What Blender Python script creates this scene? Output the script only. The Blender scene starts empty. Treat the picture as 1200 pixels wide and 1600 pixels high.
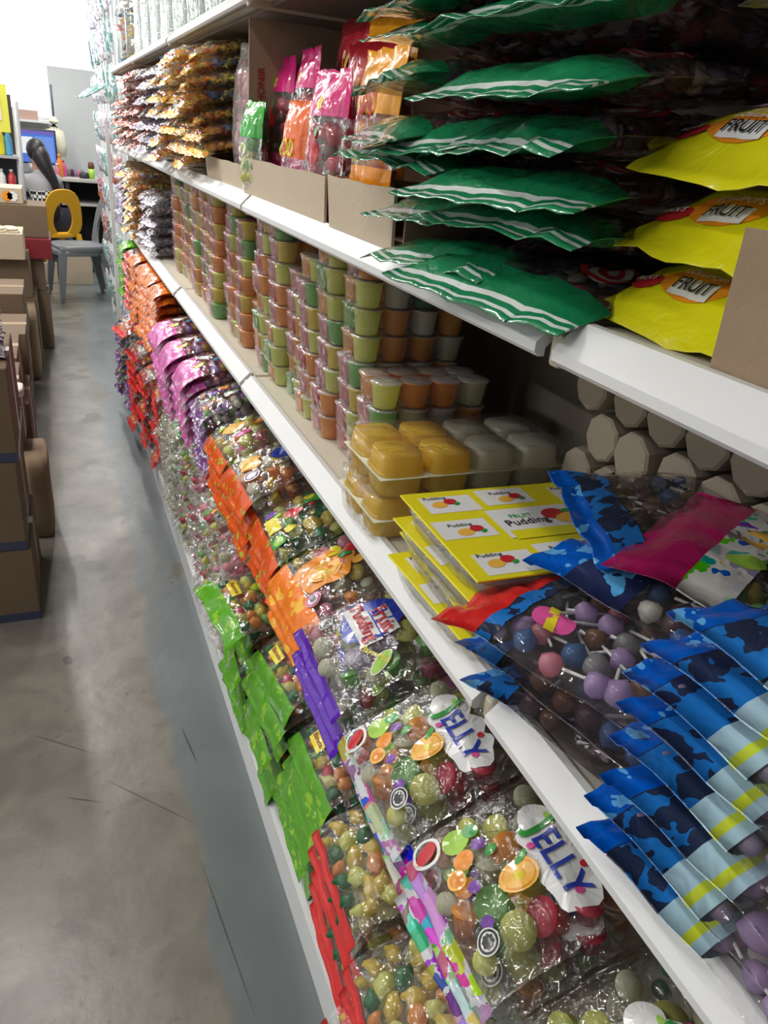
import bpy, bmesh, math, random
from mathutils import Vector, Matrix, Euler, noise
random.seed(7)
PI = math.pi
S = bpy.context.scene
COL = S.collection
# ------------------------------------------------------------------ camera
H = 1.5                                   # eye height above the floor
F_PX = 1169.325
RX = Vector((0.92243555, -0.09270248, 0.37485851))     # world axes in camera axes
RY = Vector((-0.37599502, -0.43679719, 0.81721231))
RZ = Vector((0.08797954, -0.89477062, -0.43777293))
cam = bpy.data.objects.new('camera', bpy.data.cameras.new('camera'))
COL.objects.link(cam)
cam.data.sensor_fit = 'VERTICAL'; cam.data.sensor_height = 24.0
cam.data.lens = 24.0 * F_PX / 1600.0
cam.data.clip_start = 0.02
rm = Matrix(((RX[0], -RX[1], -RX[2]), (RY[0], -RY[1], -RY[2]), (RZ[0], -RZ[1], -RZ[2])))
cam.matrix_world = Matrix.Translation((0, 0, H)) @ rm.to_4x4()
S.camera = cam
# ------------------------------------------------------------------ light
S.view_settings.view_transform = 'Standard'; S.view_settings.look = 'None'
S.view_settings.gamma = 1; S.view_settings.use_curve_mapping = False
S.view_settings.exposure = 0.0
S.cycles.transparent_max_bounces = 14
S.cycles.max_bounces = 6; S.cycles.diffuse_bounces = 3; S.cycles.glossy_bounces = 3
S.cycles.transmission_bounces = 4
S.cycles.caustics_reflective = False; S.cycles.caustics_refractive = False
S.cycles.sample_clamp_indirect = 6
W = bpy.data.worlds.new('daylight'); S.world = W; W.use_nodes = True
W.node_tree.nodes['Background'].inputs[0].default_value = (0.93, 0.97, 1, 1)
W.node_tree.nodes['Background'].inputs[1].default_value = 2.6
CEIL = 3.0
def tube(x, y, ln, e, col=(1.0, 0.97, 0.93)):
    l = bpy.data.lights.new('tube_light', 'AREA'); l.shape = 'RECTANGLE'
    l.size = 0.10; l.size_y = ln; l.energy = e; l.color = col
    o = bpy.data.objects.new('tube_light', l); COL.objects.link(o); o.location = (x, y, CEIL - 0.13)
    return o
TUBES = [(-0.60, 0.7, 1.2, 8), (-0.50, 2.7, 1.2, 27), (-0.45, 4.9, 1.2, 40), (-0.6, 6.9, 1.2, 52), (0.3, 8.6, 1.2, 40), (-2.6, 0.6, 1.2, 30), (-2.6, 2.6, 1.2, 52), (-2.3, 6.0, 1.2, 40)]
for t in TUBES: tube(*t)

# ------------------------------------------------------------------ materials
MATS = {}
def nt(name):
    m = bpy.data.materials.new(name); m.use_nodes = True
    n = m.node_tree; n.nodes.clear()
    out = n.nodes.new('ShaderNodeOutputMaterial')
    return m, n, out
def N(n, t, **k):
    x = n.nodes.new('ShaderNode' + t)
    for a, b in k.items():
        if a.startswith('_'): x.inputs[a[1:].replace('_', ' ')].default_value = b
        elif a.startswith('i') and a[1:].isdigit(): x.inputs[int(a[1:])].default_value = b
        else: setattr(x, a, b)
    return x
def c4(c): return (c[0], c[1], c[2], 1)
def objrand_coord(n, out='Object'):
    tc = N(n, 'TexCoord'); oi = N(n, 'ObjectInfo')
    ad = N(n, 'VectorMath', operation='MULTIPLY_ADD')
    ad.inputs[1].default_value = (1, 1, 1)
    n.links.new(tc.outputs[out], ad.inputs[0])
    sc = N(n, 'VectorMath', operation='SCALE'); sc.inputs[0].default_value = (7.3, 3.1, 5.7)
    n.links.new(oi.outputs['Random'], sc.inputs['Scale'])
    n.links.new(sc.outputs[0], ad.inputs[2])
    return ad.outputs[0]
def solid(name, col, rough=0.5, var=0.0, scale=20, bump=0.0, bscale=60, metal=0, coat=0, spec=0.5, col2=None, trans=0.0):
    if name in MATS: return MATS[name]
    m, n, out = nt(name)
    p = N(n, 'BsdfPrincipled'); p.inputs['Base Color'].default_value = c4(col)
    p.inputs['Roughness'].default_value = rough; p.inputs['Metallic'].default_value = metal
    p.inputs['Coat Weight'].default_value = coat; p.inputs['Coat Roughness'].default_value = 0.06
    p.inputs['Specular IOR Level'].default_value = spec
    co = objrand_coord(n)
    nz = N(n, 'TexNoise'); nz.inputs['Scale'].default_value = scale; nz.inputs['Detail'].default_value = 4
    n.links.new(co, nz.inputs['Vector'])
    mx = N(n, 'Mix', data_type='RGBA'); mx.inputs[6].default_value = c4(col)
    c2 = col2 or tuple(v * (1 - max(var, 0.06)) for v in col)
    mx.inputs[7].default_value = c4(c2)
    n.links.new(nz.outputs[0], mx.inputs[0]); n.links.new(mx.outputs[2], p.inputs['Base Color'])
    if bump:
        b = N(n, 'Bump'); b.inputs['Strength'].default_value = bump; b.inputs['Distance'].default_value = 0.004
        n2 = N(n, 'TexNoise'); n2.inputs['Scale'].default_value = bscale; n2.inputs['Detail'].default_value = 3
        n2.inputs['Distortion'].default_value = 0.8
        n.links.new(co, n2.inputs['Vector']); n.links.new(n2.outputs[0], b.inputs['Height'])
        n.links.new(b.outputs[0], p.inputs['Normal']); n.links.new(b.outputs[0], p.inputs['Coat Normal'])
    last = p.outputs[0]
    if trans:
        t = N(n, 'BsdfTranslucent'); t.inputs[0].default_value = c4(col)
        ms = N(n, 'MixShader'); ms.inputs[0].default_value = trans
        n.links.new(last, ms.inputs[1]); n.links.new(t.outputs[0], ms.inputs[2]); last = ms.outputs[0]
    n.links.new(last, out.inputs[0]); MATS[name] = m
    return m
def film(name, tint=(1, 1, 1), haze=0.05, gl=1.0, scale=22, bump=1.0, bcol=(0.9, 0.9, 0.9)):
    if name in MATS: return MATS[name]
    m, n, out = nt(name)
    co = objrand_coord(n)
    nz = N(n, 'TexNoise'); nz.inputs['Scale'].default_value = scale; nz.inputs['Detail'].default_value = 2.5
    nz.inputs['Distortion'].default_value = 1.2
    n.links.new(co, nz.inputs['Vector'])
    b = N(n, 'Bump'); b.inputs['Strength'].default_value = bump; b.inputs['Distance'].default_value = 0.009
    n.links.new(nz.outputs[0], b.inputs['Height'])
    g = N(n, 'BsdfGlossy'); g.inputs['Roughness'].default_value = 0.055
    g.inputs[0].default_value = (1, 1, 1, 1)
    n.links.new(b.outputs[0], g.inputs['Normal'])
    t = N(n, 'BsdfTransparent'); t.inputs[0].default_value = c4(tint)
    fr = N(n, 'LayerWeight'); fr.inputs[0].default_value = 0.5; n.links.new(b.outputs[0], fr.inputs['Normal'])
    pw = N(n, 'Math', operation='POWER'); pw.inputs[1].default_value = 3.5; n.links.new(fr.outputs['Facing'], pw.inputs[0])
    mu = N(n, 'Math', operation='MULTIPLY_ADD'); mu.inputs[1].default_value = 0.75 * gl; mu.inputs[2].default_value = 0.045 * gl
    mu.use_clamp = True
    n.links.new(pw.outputs[0], mu.inputs[0])
    d = N(n, 'BsdfDiffuse'); d.inputs[0].default_value = c4(bcol)
    m1 = N(n, 'MixShader'); m1.inputs[0].default_value = haze
    n.links.new(t.outputs[0], m1.inputs[1]); n.links.new(d.outputs[0], m1.inputs[2])
    m2 = N(n, 'MixShader'); n.links.new(mu.outputs[0], m2.inputs[0])
    n.links.new(m1.outputs[0], m2.inputs[1]); n.links.new(g.outputs[0], m2.inputs[2])
    n.links.new(m2.outputs[0], out.inputs[0]); MATS[name] = m
    return m
def print_mat(name, col, stripes=(), rough=0.22, col2=None, blot=None, bump=0.7):
    """printed glossy plastic; stripes = (lo, hi, colour) bands across the uv's first axis; blot = second colour patches"""
    if name in MATS: return MATS[name]
    m, n, out = nt(name)
    p = N(n, 'BsdfPrincipled'); p.inputs['Roughness'].default_value = rough
    p.inputs['Coat Weight'].default_value = 0.5; p.inputs['Coat Roughness'].default_value = 0.05
    co = objrand_coord(n)
    last = None
    base = N(n, 'RGB'); base.outputs[0].default_value = c4(col); last = base.outputs[0]
    if blot:
        wn = N(n, 'TexNoise'); wn.inputs['Scale'].default_value = 38; wn.inputs['Detail'].default_value = 2; n.links.new(co, wn.inputs['Vector'])
        wa = N(n, 'VectorMath', operation='MULTIPLY_ADD'); wa.inputs[1].default_value = (.075, .075, .075)
        n.links.new(wn.outputs['Color'], wa.inputs[0]); n.links.new(co, wa.inputs[2])
        nz = N(n, 'TexVoronoi'); nz.inputs['Scale'].default_value = blot[1]
        n.links.new(wa.outputs[0], nz.inputs['Vector'])
        r = N(n, 'Math', operation='LESS_THAN'); r.inputs[1].default_value = blot[2]
        n.links.new(nz.outputs['Distance'], r.inputs[0])
        mx = N(n, 'Mix', data_type='RGBA'); n.links.new(r.outputs[0], mx.inputs[0])
        n.links.new(last, mx.inputs[6])
        if blot[0] == 'multi':
            hs = N(n, 'HueSaturation'); hs.inputs['Saturation'].default_value = 1.2; hs.inputs['Value'].default_value = 0.68
            n.links.new(nz.outputs['Color'], hs.inputs['Color']); n.links.new(hs.outputs[0], mx.inputs[7])
        else: mx.inputs[7].default_value = c4(blot[0])
        last = mx.outputs[2]
    if stripes:
        uv = N(n, 'UVMap'); sx = N(n, 'SeparateXYZ'); n.links.new(uv.outputs[0], sx.inputs[0])
        for lo, hi, sc in stripes:
            a = N(n, 'Math', operation='GREATER_THAN'); a.inputs[1].default_value = lo; n.links.new(sx.outputs[0], a.inputs[0])
            b = N(n, 'Math', operation='LESS_THAN'); b.inputs[1].default_value = hi; n.links.new(sx.outputs[0], b.inputs[0])
            c = N(n, 'Math', operation='MULTIPLY'); n.links.new(a.outputs[0], c.inputs[0]); n.links.new(b.outputs[0], c.inputs[1])
            mx = N(n, 'Mix', data_type='RGBA'); n.links.new(c.outputs[0], mx.inputs[0]); n.links.new(last, mx.inputs[6])
            mx.inputs[7].default_value = c4(sc); last = mx.outputs[2]
    n.links.new(last, p.inputs['Base Color'])
    n2 = N(n, 'TexNoise'); n2.inputs['Scale'].default_value = 28; n2.inputs['Detail'].default_value = 2; n2.inputs['Distortion'].default_value = 1
    n.links.new(co, n2.inputs['Vector'])
    bb = N(n, 'Bump'); bb.inputs['Strength'].default_value = bump; bb.inputs['Distance'].default_value = 0.004
    n.links.new(n2.outputs[0], bb.inputs['Height']); n.links.new(bb.outputs[0], p.inputs['Normal']); n.links.new(bb.outputs[0], p.inputs['Coat Normal'])
    n.links.new(p.outputs[0], out.inputs[0]); MATS[name] = m
    return m
def emis(name, col, e):
    m, n, out = nt(name); x = N(n, 'Emission'); x.inputs[0].default_value = c4(col); x.inputs[1].default_value = e
    n.links.new(x.outputs[0], out.inputs[0]); return m

WHITE = solid('shelf_white', (0.78, 0.79, 0.80), 0.35, 0.08, 6)
CREAM = solid('deck_cream', (0.72, 0.68, 0.56), 0.45, 0.1, 8)
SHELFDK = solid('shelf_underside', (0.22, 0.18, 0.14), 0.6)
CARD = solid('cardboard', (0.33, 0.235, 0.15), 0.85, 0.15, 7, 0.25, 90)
CARDL = solid('cardboard_shaded', (0.185, 0.128, 0.080), 0.85, 0.2, 6, 0.25, 90)  # card for the left stacks, their shadow put into the colour
CARDP = solid('cardboard_pale', (0.56, 0.46, 0.34), 0.85, 0.12, 9, 0.25, 90)
CARDD = solid('cardboard_inside', (0.30, 0.19, 0.12), 0.9, 0.15, 7)
INK = solid('ink_black', (0.03, 0.03, 0.03), 0.5)
PW = solid('print_white', (0.85, 0.85, 0.85), 0.3, coat=0.4)
PR = solid('print_red', (0.62, 0.03, 0.04), 0.3, coat=0.4)
PDR = solid('print_maroon', (0.30, 0.03, 0.03), 0.3, coat=0.4)
PB = solid('print_blue', (0.03, 0.06, 0.45), 0.3, coat=0.4)
PY_ = solid('print_yellow', (0.85, 0.72, 0.03), 0.3, coat=0.4)
PO = solid('print_orange', (0.88, 0.30, 0.02), 0.3, coat=0.4)
PLO = solid('print_light_orange', (0.95, 0.52, 0.08), 0.3, coat=0.4)
PG = solid('print_green', (0.04, 0.35, 0.06), 0.3, coat=0.4)
PLG = solid('print_lime', (0.40, 0.70, 0.08), 0.3, coat=0.4)
PV = solid('print_violet', (0.16, 0.03, 0.35), 0.3, coat=0.4)
PK = solid('print_pink', (0.75, 0.10, 0.35), 0.3, coat=0.4)
PN = solid('print_black', (0.02, 0.02, 0.025), 0.25, coat=0.4)
PC = solid('print_sky', (0.10, 0.42, 0.75), 0.3, coat=0.4)
def jel(name, c, r=0.25, tr=0.5): return solid('jelly_' + name, c, r, 0.25, 40, trans=tr, coat=0.3)
J = dict(red=jel('red', (0.80, 0.10, 0.16)), green=jel('green', (0.30, 0.66, 0.20)), dgreen=jel('deep_green', (0.03, 0.28, 0.10)),
         orange=jel('orange', (1.0, 0.46, 0.10)), lime=jel('lime', (0.90, 0.93, 0.28)), pale=jel('pale', (0.82, 0.82, 0.62)),
         purple=jel('purple', (0.50, 0.42, 0.62)), pink=jel('pink', (0.90, 0.38, 0.48)), yellow=jel('yellow', (0.92, 0.74, 0.12)),
         white=jel('white', (0.88, 0.86, 0.78)), brown=jel('brown', (0.30, 0.14, 0.08)), lilac=jel('lilac', (0.62, 0.44, 0.76)),
         dark=jel('dark', (0.16, 0.07, 0.10)), blue=jel('blue', (0.08, 0.22, 0.50)), grey=jel('grey', (0.40, 0.40, 0.42)))
STICK = solid('lolly_stick', (0.85, 0.85, 0.85), 0.4)
CLEAR = film('clear_film', (1, 1, 1), 0.03)
CRINK = film('crinkled_film', (1, 1, 1), 0.02, 1.5, 34, 1.0)
CLING = film('cling_wrap', (0.99, 0.99, 0.98), 0.04, 0.8, 30, 0.9)
DUSKY = film('dusky_film', (0.80, 0.78, 0.80), 0.06, 1.1, 22, 1.0, (0.5, 0.48, 0.5))

# ------------------------------------------------------------------ helpers
def tag(o, label=None, cat=None, group=None, kind=None):
    if label: o['label'] = label
    if cat: o['category'] = cat
    if group: o['group'] = group
    if kind: o['kind'] = kind
    return o
def mk(name, V, F, mats, parent=None, FM=None, UV=None, smooth=True, loc=None, rot=None, bevel=0):
    me = bpy.data.meshes.new(name); me.from_pydata([tuple(v) for v in V], [], F)
    if not isinstance(mats, (list, tuple)): mats = [mats]
    for m in mats: me.materials.append(m)
    if FM: me.polygons.foreach_set('material_index', FM)
    if smooth: me.polygons.foreach_set('use_smooth', [True] * len(F))
    if UV:
        l = me.uv_layers.new(name='UVMap')
        for i, lp in enumerate(me.loops): l.data[i].uv = UV[lp.vertex_index]
    me.update()
    o = bpy.data.objects.new(name, me); COL.objects.link(o)
    if parent: o.parent = parent
    if loc is not None: o.location = loc
    if rot is not None: o.rotation_euler = rot
    if bevel:
        b = o.modifiers.new('bevel', 'BEVEL'); b.width = bevel; b.segments = 2; b.limit_method = 'ANGLE'
    return o
def empty(name, loc=(0, 0, 0), rot=(0, 0, 0)):
    o = bpy.data.objects.new(name, None); COL.objects.link(o); o.location = loc; o.rotation_euler = rot
    o.empty_display_size = 0.02
    return o
class B:
    """collects shapes into one mesh"""
    def __init__(s): s.V = []; s.F = []; s.M = []
    def add(s, V, F, mi=0, mat=None):
        k = len(s.V)
        s.V += [(mat @ Vector(v)) if mat is not None else Vector(v) for v in V]
        s.F += [tuple(i + k for i in f) for f in F]; s.M += [mi] * len(F)
        return s
    def box(s, a, b, mi=0, mat=None):
        x0, y0, z0 = a; x1, y1, z1 = b
        V = [(x0, y0, z0), (x1, y0, z0), (x1, y1, z0), (x0, y1, z0), (x0, y0, z1), (x1, y0, z1), (x1, y1, z1), (x0, y1, z1)]
        F = [(0, 3, 2, 1), (4, 5, 6, 7), (0, 1, 5, 4), (1, 2, 6, 5), (2, 3, 7, 6), (3, 0, 4, 7)]
        return s.add(V, F, mi, mat)
    def lathe(s, prof, n=16, mi=0, mat=None, caps=True):
        V = []; F = []
        for r, z in prof:
            for i in range(n): a = 2 * PI * i / n; V.append((r * math.cos(a), r * math.sin(a), z))
        for j in range(len(prof) - 1):
            for i in range(n):
                F.append((j * n + i, j * n + (i + 1) % n, (j + 1) * n + (i + 1) % n, (j + 1) * n + i))
        if caps:
            F.append(tuple(reversed(range(n)))); F.append(tuple(range((len(prof) - 1) * n, len(prof) * n)))
        return s.add(V, F, mi, mat)
    def tube(s, pts, r, n=8, mi=0):
        V = []; F = []; rs = r if isinstance(r, (list, tuple)) else [r] * len(pts)
        pts = [Vector(p) for p in pts]
        for k, p in enumerate(pts):
            d = (pts[min(k + 1, len(pts) - 1)] - pts[max(k - 1, 0)]).normalized()
            u = d.cross(Vector((0, 0, 1)));
            if u.length < 0.05: u = d.cross(Vector((1, 0, 0)))
            u.normalize(); w = d.cross(u)
            for i in range(n): a = 2 * PI * i / n; V.append(p + (u * math.cos(a) + w * math.sin(a)) * rs[k])
        for j in range(len(pts) - 1):
            for i in range(n): F.append((j * n + i, j * n + (i + 1) % n, (j + 1) * n + (i + 1) % n, (j + 1) * n + i))
        F.append(tuple(reversed(range(n)))); F.append(tuple(range((len(pts) - 1) * n, len(pts) * n)))
        return s.add(V, F, mi)
    def prism(s, poly, z0, z1, mi=0, mat=None):
        n = len(poly)
        V = [(x, y, z0) for x, y in poly] + [(x, y, z1) for x, y in poly]
        F = [tuple(reversed(range(n))), tuple(range(n, 2 * n))] + [(i, (i + 1) % n, n + (i + 1) % n, n + i) for i in range(n)]
        return s.add(V, F, mi, mat)
    def out(s, name, mats, parent=None, **k):
        return mk(name, s.V, s.F, mats, parent, FM=s.M, **k)
def dup(o, loc=None, rot=None, label=None, group=None, parent=None):
    c = o.copy(); COL.objects.link(c)
    if parent is not None: c.parent = parent
    if loc is not None: c.location = loc
    if rot is not None: c.rotation_euler = rot
    if label: c['label'] = label
    if group: c['group'] = group
    for ch in (KIDS[o.name] if o.name in KIDS else list(o.children)): dup(ch, parent=c)
    return c
KIDS = {}
ORD = ['bottom', 'second', 'third', 'fourth', 'fifth', 'sixth', 'seventh', 'eighth', 'ninth', 'tenth', 'eleventh', 'twelfth', 'thirteenth', 'fourteenth', 'fifteenth', 'sixteenth', 'seventeenth', 'eighteenth', 'nineteenth', 'twentieth']
NTH = ['nearest'] + ORD[1:]
def px(u, v): # view ray of a picture point
    c = Vector((u - 600, v - 800, F_PX)); return Vector((RX.dot(c), RY.dot(c), RZ.dot(c)))
def PXX(u, v, x): w = px(u, v); w *= x / w.x; return w + Vector((0, 0, H))
def PYY(u, v, y): w = px(u, v); w *= y / w.y; return w + Vector((0, 0, H))
def PZZ(u, v, z): w = px(u, v); w *= (z - H) / w.z; return w + Vector((0, 0, H))

# ------------------------------------------------------------------ room shell
FLAKES = [(.05, 5.05, .07, .13, .2, (.10, .095, .08)), (.16, 4.72, .10, .20, .1, (.13, .12, .10)), (.10, 4.25, .05, .10, -.4, (.10, .09, .075)), (.02, 5.7, .06, .12, 0, (.11, .10, .085)),
          (.03, 2.60, .045, .06, .3, (.10, .095, .08)), (-.02, 2.68, .035, .03, 0, (.10, .095, .08)), (.07, 2.50, .05, .025, .5, (.11, .10, .085)), (-.08, 2.05, .02, .03, 0, (.09, .08, .07)),
          (.215, 1.58, .003, .085, .12, (.05, .055, .055)), (.09, 1.42, .003, .16, .75, (.07, .065, .06)), (.20, 1.02, .0025, .20, .10, (.07, .075, .075)), (-.10, 1.68, .003, .12, .9, (.08, .075, .065)), (-.06, 1.47, .003, .06, 1.1, (.07, .06, .05))]
def floor_mat():
    m, n, out = nt('worn_concrete')
    p = N(n, 'BsdfPrincipled'); tc = N(n, 'TexCoord'); sx = N(n, 'SeparateXYZ')
    n.links.new(tc.outputs['Object'], sx.inputs[0])
    def noi(sc, det=4, dist=0.0, rough=0.55):
        z = N(n, 'TexNoise'); z.inputs['Scale'].default_value = sc; z.inputs['Detail'].default_value = det
        z.inputs['Distortion'].default_value = dist; z.inputs['Roughness'].default_value = rough
        n.links.new(tc.outputs['Object'], z.inputs['Vector']); return z.outputs[0]
    def math_(op, a, b=None, c=None, clamp=False):
        x = N(n, 'Math', operation=op); x.use_clamp = clamp
        for i, q in enumerate((a, b, c)):
            if q is None: continue
            if isinstance(q, (int, float)): x.inputs[i].default_value = q
            else: n.links.new(q, x.inputs[i])
        return x.outputs[0]
    def mix(f, a, b):
        x = N(n, 'Mix', data_type='RGBA')
        n.links.new(f, x.inputs[0]) if not isinstance(f, float) else setattr(x.inputs[0], 'default_value', f)
        for i, q in ((6, a), (7, b)):
            if isinstance(q, tuple): x.inputs[i].default_value = c4(q)
            else: n.links.new(q, x.inputs[i])
        return x.outputs[2]
    def ramp(v, lo, hi): 
        r = N(n, 'MapRange'); r.inputs[1].default_value = lo; r.inputs[2].default_value = hi; n.links.new(v, r.inputs[0]); return r.outputs[0]
    a = mix(noi(1.8, 5), (0.135, 0.124, 0.102), (0.245, 0.226, 0.192))
    a = mix(ramp(noi(6, 8, 0.6), 0.42, 0.62), a, (0.135, 0.124, 0.105))
    a = mix(ramp(noi(30, 5, 0.3), 0.62, 0.72), a, (0.12, 0.11, 0.10))
    # grey painted strip beside the shelving, with a broken edge
    g = mix(noi(3, 4), (0.115, 0.137, 0.142), (0.150, 0.170, 0.174))
    edge = math_('MULTIPLY_ADD', noi(5, 4, 0.4), 0.10, 0.115)
    big = math_('MULTIPLY_ADD', noi(1.1, 2), 0.16, -0.08)
    e = math_('ADD', edge, big)
    f = ramp(math_('SUBTRACT', sx.outputs[0], e), -0.006, 0.012)
    a = mix(f, a, g)
    # chipped dark patches
    vz = ramp(noi(2.3, 6, 1.0, 0.6), 0.625, 0.635)
    a = mix(vz, a, (0.12, 0.11, 0.09))
    # flaked patches and drag marks of their own shape
    wob = N(n, 'TexNoise'); wob.inputs['Scale'].default_value = 9; wob.inputs['Detail'].default_value = 6; n.links.new(tc.outputs['Object'], wob.inputs['Vector'])
    for cx, cy, rx, ry, ang, dark in FLAKES:
        mp = N(n, 'Mapping', vector_type='TEXTURE'); mp.inputs['Location'].default_value = (cx, cy, 0); mp.inputs['Rotation'].default_value = (0, 0, ang); mp.inputs['Scale'].default_value = (rx, ry, 1)
        n.links.new(tc.outputs['Object'], mp.inputs['Vector'])
        ln = N(n, 'VectorMath', operation='LENGTH'); n.links.new(mp.outputs[0], ln.inputs[0])
        k = math_('MULTIPLY_ADD', wob.outputs[0], 2.4 if rx > .01 else .8, ln.outputs['Value'])
        f = ramp(k, 2.05 if rx > .01 else 1.4, 1.98 if rx > .01 else 1.0)
        a = mix(f, a, dark)
    n.links.new(a, p.inputs['Base Color'])
    rr = math_('MULTIPLY_ADD', noi(3, 4), 0.35, 0.16)
    n.links.new(rr, p.inputs['Roughness'])
    b = N(n, 'Bump'); b.inputs['Strength'].default_value = 0.12; b.inputs['Distance'].default_value = 0.01
    n.links.new(noi(14, 6), b.inputs['Height']); n.links.new(b.outputs[0], p.inputs['Normal'])
    n.links.new(p.outputs[0], out.inputs[0]); return m
def struct(name, o): o.name = name; o['kind'] = 'structure'; return o
WALL = solid('wall_paint', (0.74, 0.77, 0.78), 0.6, 0.06, 2)
YB = 10.6
XR = 0.80      # rear of the shelving
struct('floor', B().box((-3.5, -2, -0.05), (3.0, YB + 2.5, 0)).out('floor', floor_mat(), smooth=False))
struct('ceiling', B().box((-3.5, -2, CEIL), (3.0, YB + 0.1, CEIL + 0.05)).out('ceiling', solid('ceiling_white', (0.75, 0.75, 0.73), 0.8), smooth=False))
struct('wall_left', B().box((-3.5, -2, 0), (-3.4, YB, CEIL)).out('wall_left', WALL, smooth=False))
struct('wall_front', B().box((-3.5, -2.1, 0), (3.0, -2.0, CEIL)).out('wall_front', WALL, smooth=False))
struct('wall_right', B().box((2.9, -2, 0), (3.0, YB, CEIL)).out('wall_right', WALL, smooth=False))
# back wall; opening on its left added to let the bright world show white
b = B()
b.box((0.12, YB, 0), (3.0, YB + 0.1, 1.98)); b.box((-3.5, YB, 0), (0.12, YB + 0.1, 1.42)); 
b.box((-3.5, YB, 2.85), (3.0, YB + 0.1, CEIL))
struct('wall_back', b.out('wall_back', WALL, smooth=False))
b = B(); b.box((-3.4, YB + 0.02, 1.42), (0.12, YB + 0.06, 1.45)); b.box((-1.75, YB + 0.02, 1.45), (-1.70, YB + 0.06, 2.85))
struct('added_window_1', b.out('added_window_1', WHITE, smooth=False))  # frame bars of the added opening
for i, t in enumerate(TUBES):
    e = empty('ceiling_light', (t[0], t[1], CEIL))
    tag(e, 'white tube light fitting on the ceiling, %s counted from the camera' % NTH[i], 'ceiling light', 'tube lights on the ceiling')
    B().box((-0.06, -0.65, -0.05), (0.06, 0.65, 0)).out('housing', WHITE, e, bevel=0.004)
    B().tube([(0, -0.6, -0.075), (0, 0.6, -0.075)], 0.013).out('lamp_tube', emis('tube_glow', (1, 0.98, 0.95), 6), e)

# ------------------------------------------------------------------ shelving
XS = 0.358
LIPH = 0.026
ZL = dict(D=0.641, C=0.988, B=1.360, A=1.715)      # underside of each lip
DK = {k: v + LIPH for k, v in ZL.items()}; DK['base'] = 0.10
JY = [-0.60, 0.50, 1.61, 2.62, 3.66, 4.72]
LEVEL = dict(D='second lowest', C='middle', B='chest-high', A='top')
rack = empty('shelving_rack')
tag(rack, 'long white steel shelving rack running along the right side of the aisle', 'shelving')
def shelf(level, k):
    y0, y1 = JY[k], JY[k + 1]; z = ZL[level]; jit = random.uniform(-0.003, 0.003)
    h = (y1 - y0) / 2 - 0.012
    e = B().box((0.031, -h - 0.004, LIPH - 0.024), (0.42, h + 0.004, LIPH)).out('shelf', CREAM, rack, smooth=False, bevel=0.002, loc=(XS + jit, (y0 + y1) / 2, z))
    # slanted price rail: a folded strip profile swept along the aisle
    prof = [(0.0, 0.0), (0.004, -0.004), (0.010, -0.004), (0.010, 0.003), (0.026, LIPH - 0.006), (0.030, LIPH + 0.004), (0.022, LIPH + 0.004), (0.0, 0.008)]
    n = len(prof)
    V = [(x, -h, zz) for x, zz in prof] + [(x, h, zz) for x, zz in prof]
    F = [(i, (i + 1) % n, n + (i + 1) % n, n + i) for i in range(n)] + [tuple(reversed(range(n))), tuple(range(n, 2 * n))]
    mk('price_rail', V, F, WHITE, e, smooth=False)
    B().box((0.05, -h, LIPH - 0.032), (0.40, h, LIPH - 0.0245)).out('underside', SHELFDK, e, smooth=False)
for lv in 'DCBA':
    for k in range(5): shelf(lv, k)
e = rack
UP = solid('upright_cream', (0.60, 0.55, 0.42), 0.45)
for k, y in enumerate(JY):
    B().box((XR - 0.05, y - 0.02, 0.0), (XR, y + 0.02, 2.25)).out('upright', UP, e, smooth=False)
    for lv in 'DCBA':
        B().box((XS + 0.008, y - 0.0075, ZL[lv] - 0.010), (XR - 0.05, y + 0.0075, ZL[lv] + 0.018)).out('bracket', UP, e, smooth=False, bevel=.004)
BACK = solid('rack_back_panel', (0.30, 0.26, 0.21), 0.7)
B().box((XR, -0.6, 0.06), (XR + 0.02, JY[-1], 2.25)).out('back_panel', BACK, e, smooth=False)
B().box((XS - 0.016, -0.6, 0.0), (XS, JY[-1], 0.088)).out('kick_plate', WHITE, e, smooth=False)
B().box((XS - 0.016, -0.6, 0.088), (XR, JY[-1], 0.10)).out('base_deck', WHITE, e, smooth=False)

# ------------------------------------------------------------------ candy templates (local, about unit radius)
def ico(sub=1, sq=(1, 1, 1), lump=0.0, seed=0):
    bm = bmesh.new(); bmesh.ops.create_icosphere(bm, subdivisions=sub, radius=1)
    V = [Vector((v.co.x * sq[0], v.co.y * sq[1], v.co.z * sq[2])) * (1 + lump * noise.noise(v.co * 1.7 + Vector((seed, 0, 0)))) for v in bm.verts]
    F = [tuple(v.index for v in f.verts) for f in bm.faces]; bm.free(); return V, F
def t_cup(n=14):
    b = B(); b.lathe([(0.66, -0.8), (0.76, -0.84), (0.86, 0.5), (0.92, 0.62), (1.08, 0.66), (1.08, 0.74), (0.1, 0.78)], n); return b.V, b.F
def t_ball(): return ico(2, lump=0.25)
def t_gum(): return ico(2, (1.1, 0.85, 0.7), 0.5, 4)
def t_twist():
    V, F = ico(1, (1, 0.75, 0.7), 0.3); V = list(V); F = list(F)
    for s in (-1, 1):
        k = len(V); V += [Vector((s * 0.8, 0, 0))] + [Vector((s * 1.75, math.sin(a) * 0.8, math.cos(a * 2.3) * 0.25)) for a in (-1.2, -0.6, 0, 0.6, 1.2)]
        F += [(k, k + i, k + i + 1) for i in range(1, 5)]
    return V, F
def t_stick():
    b = B(); b.tube([(0.5, 0, 0), (4.6, 0, 0)], 0.14, 6); return b.V, b.F
TPL = dict(cup=t_cup(), ball=t_ball(), gum=t_gum(), twist=t_twist())
STK = t_stick()
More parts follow.
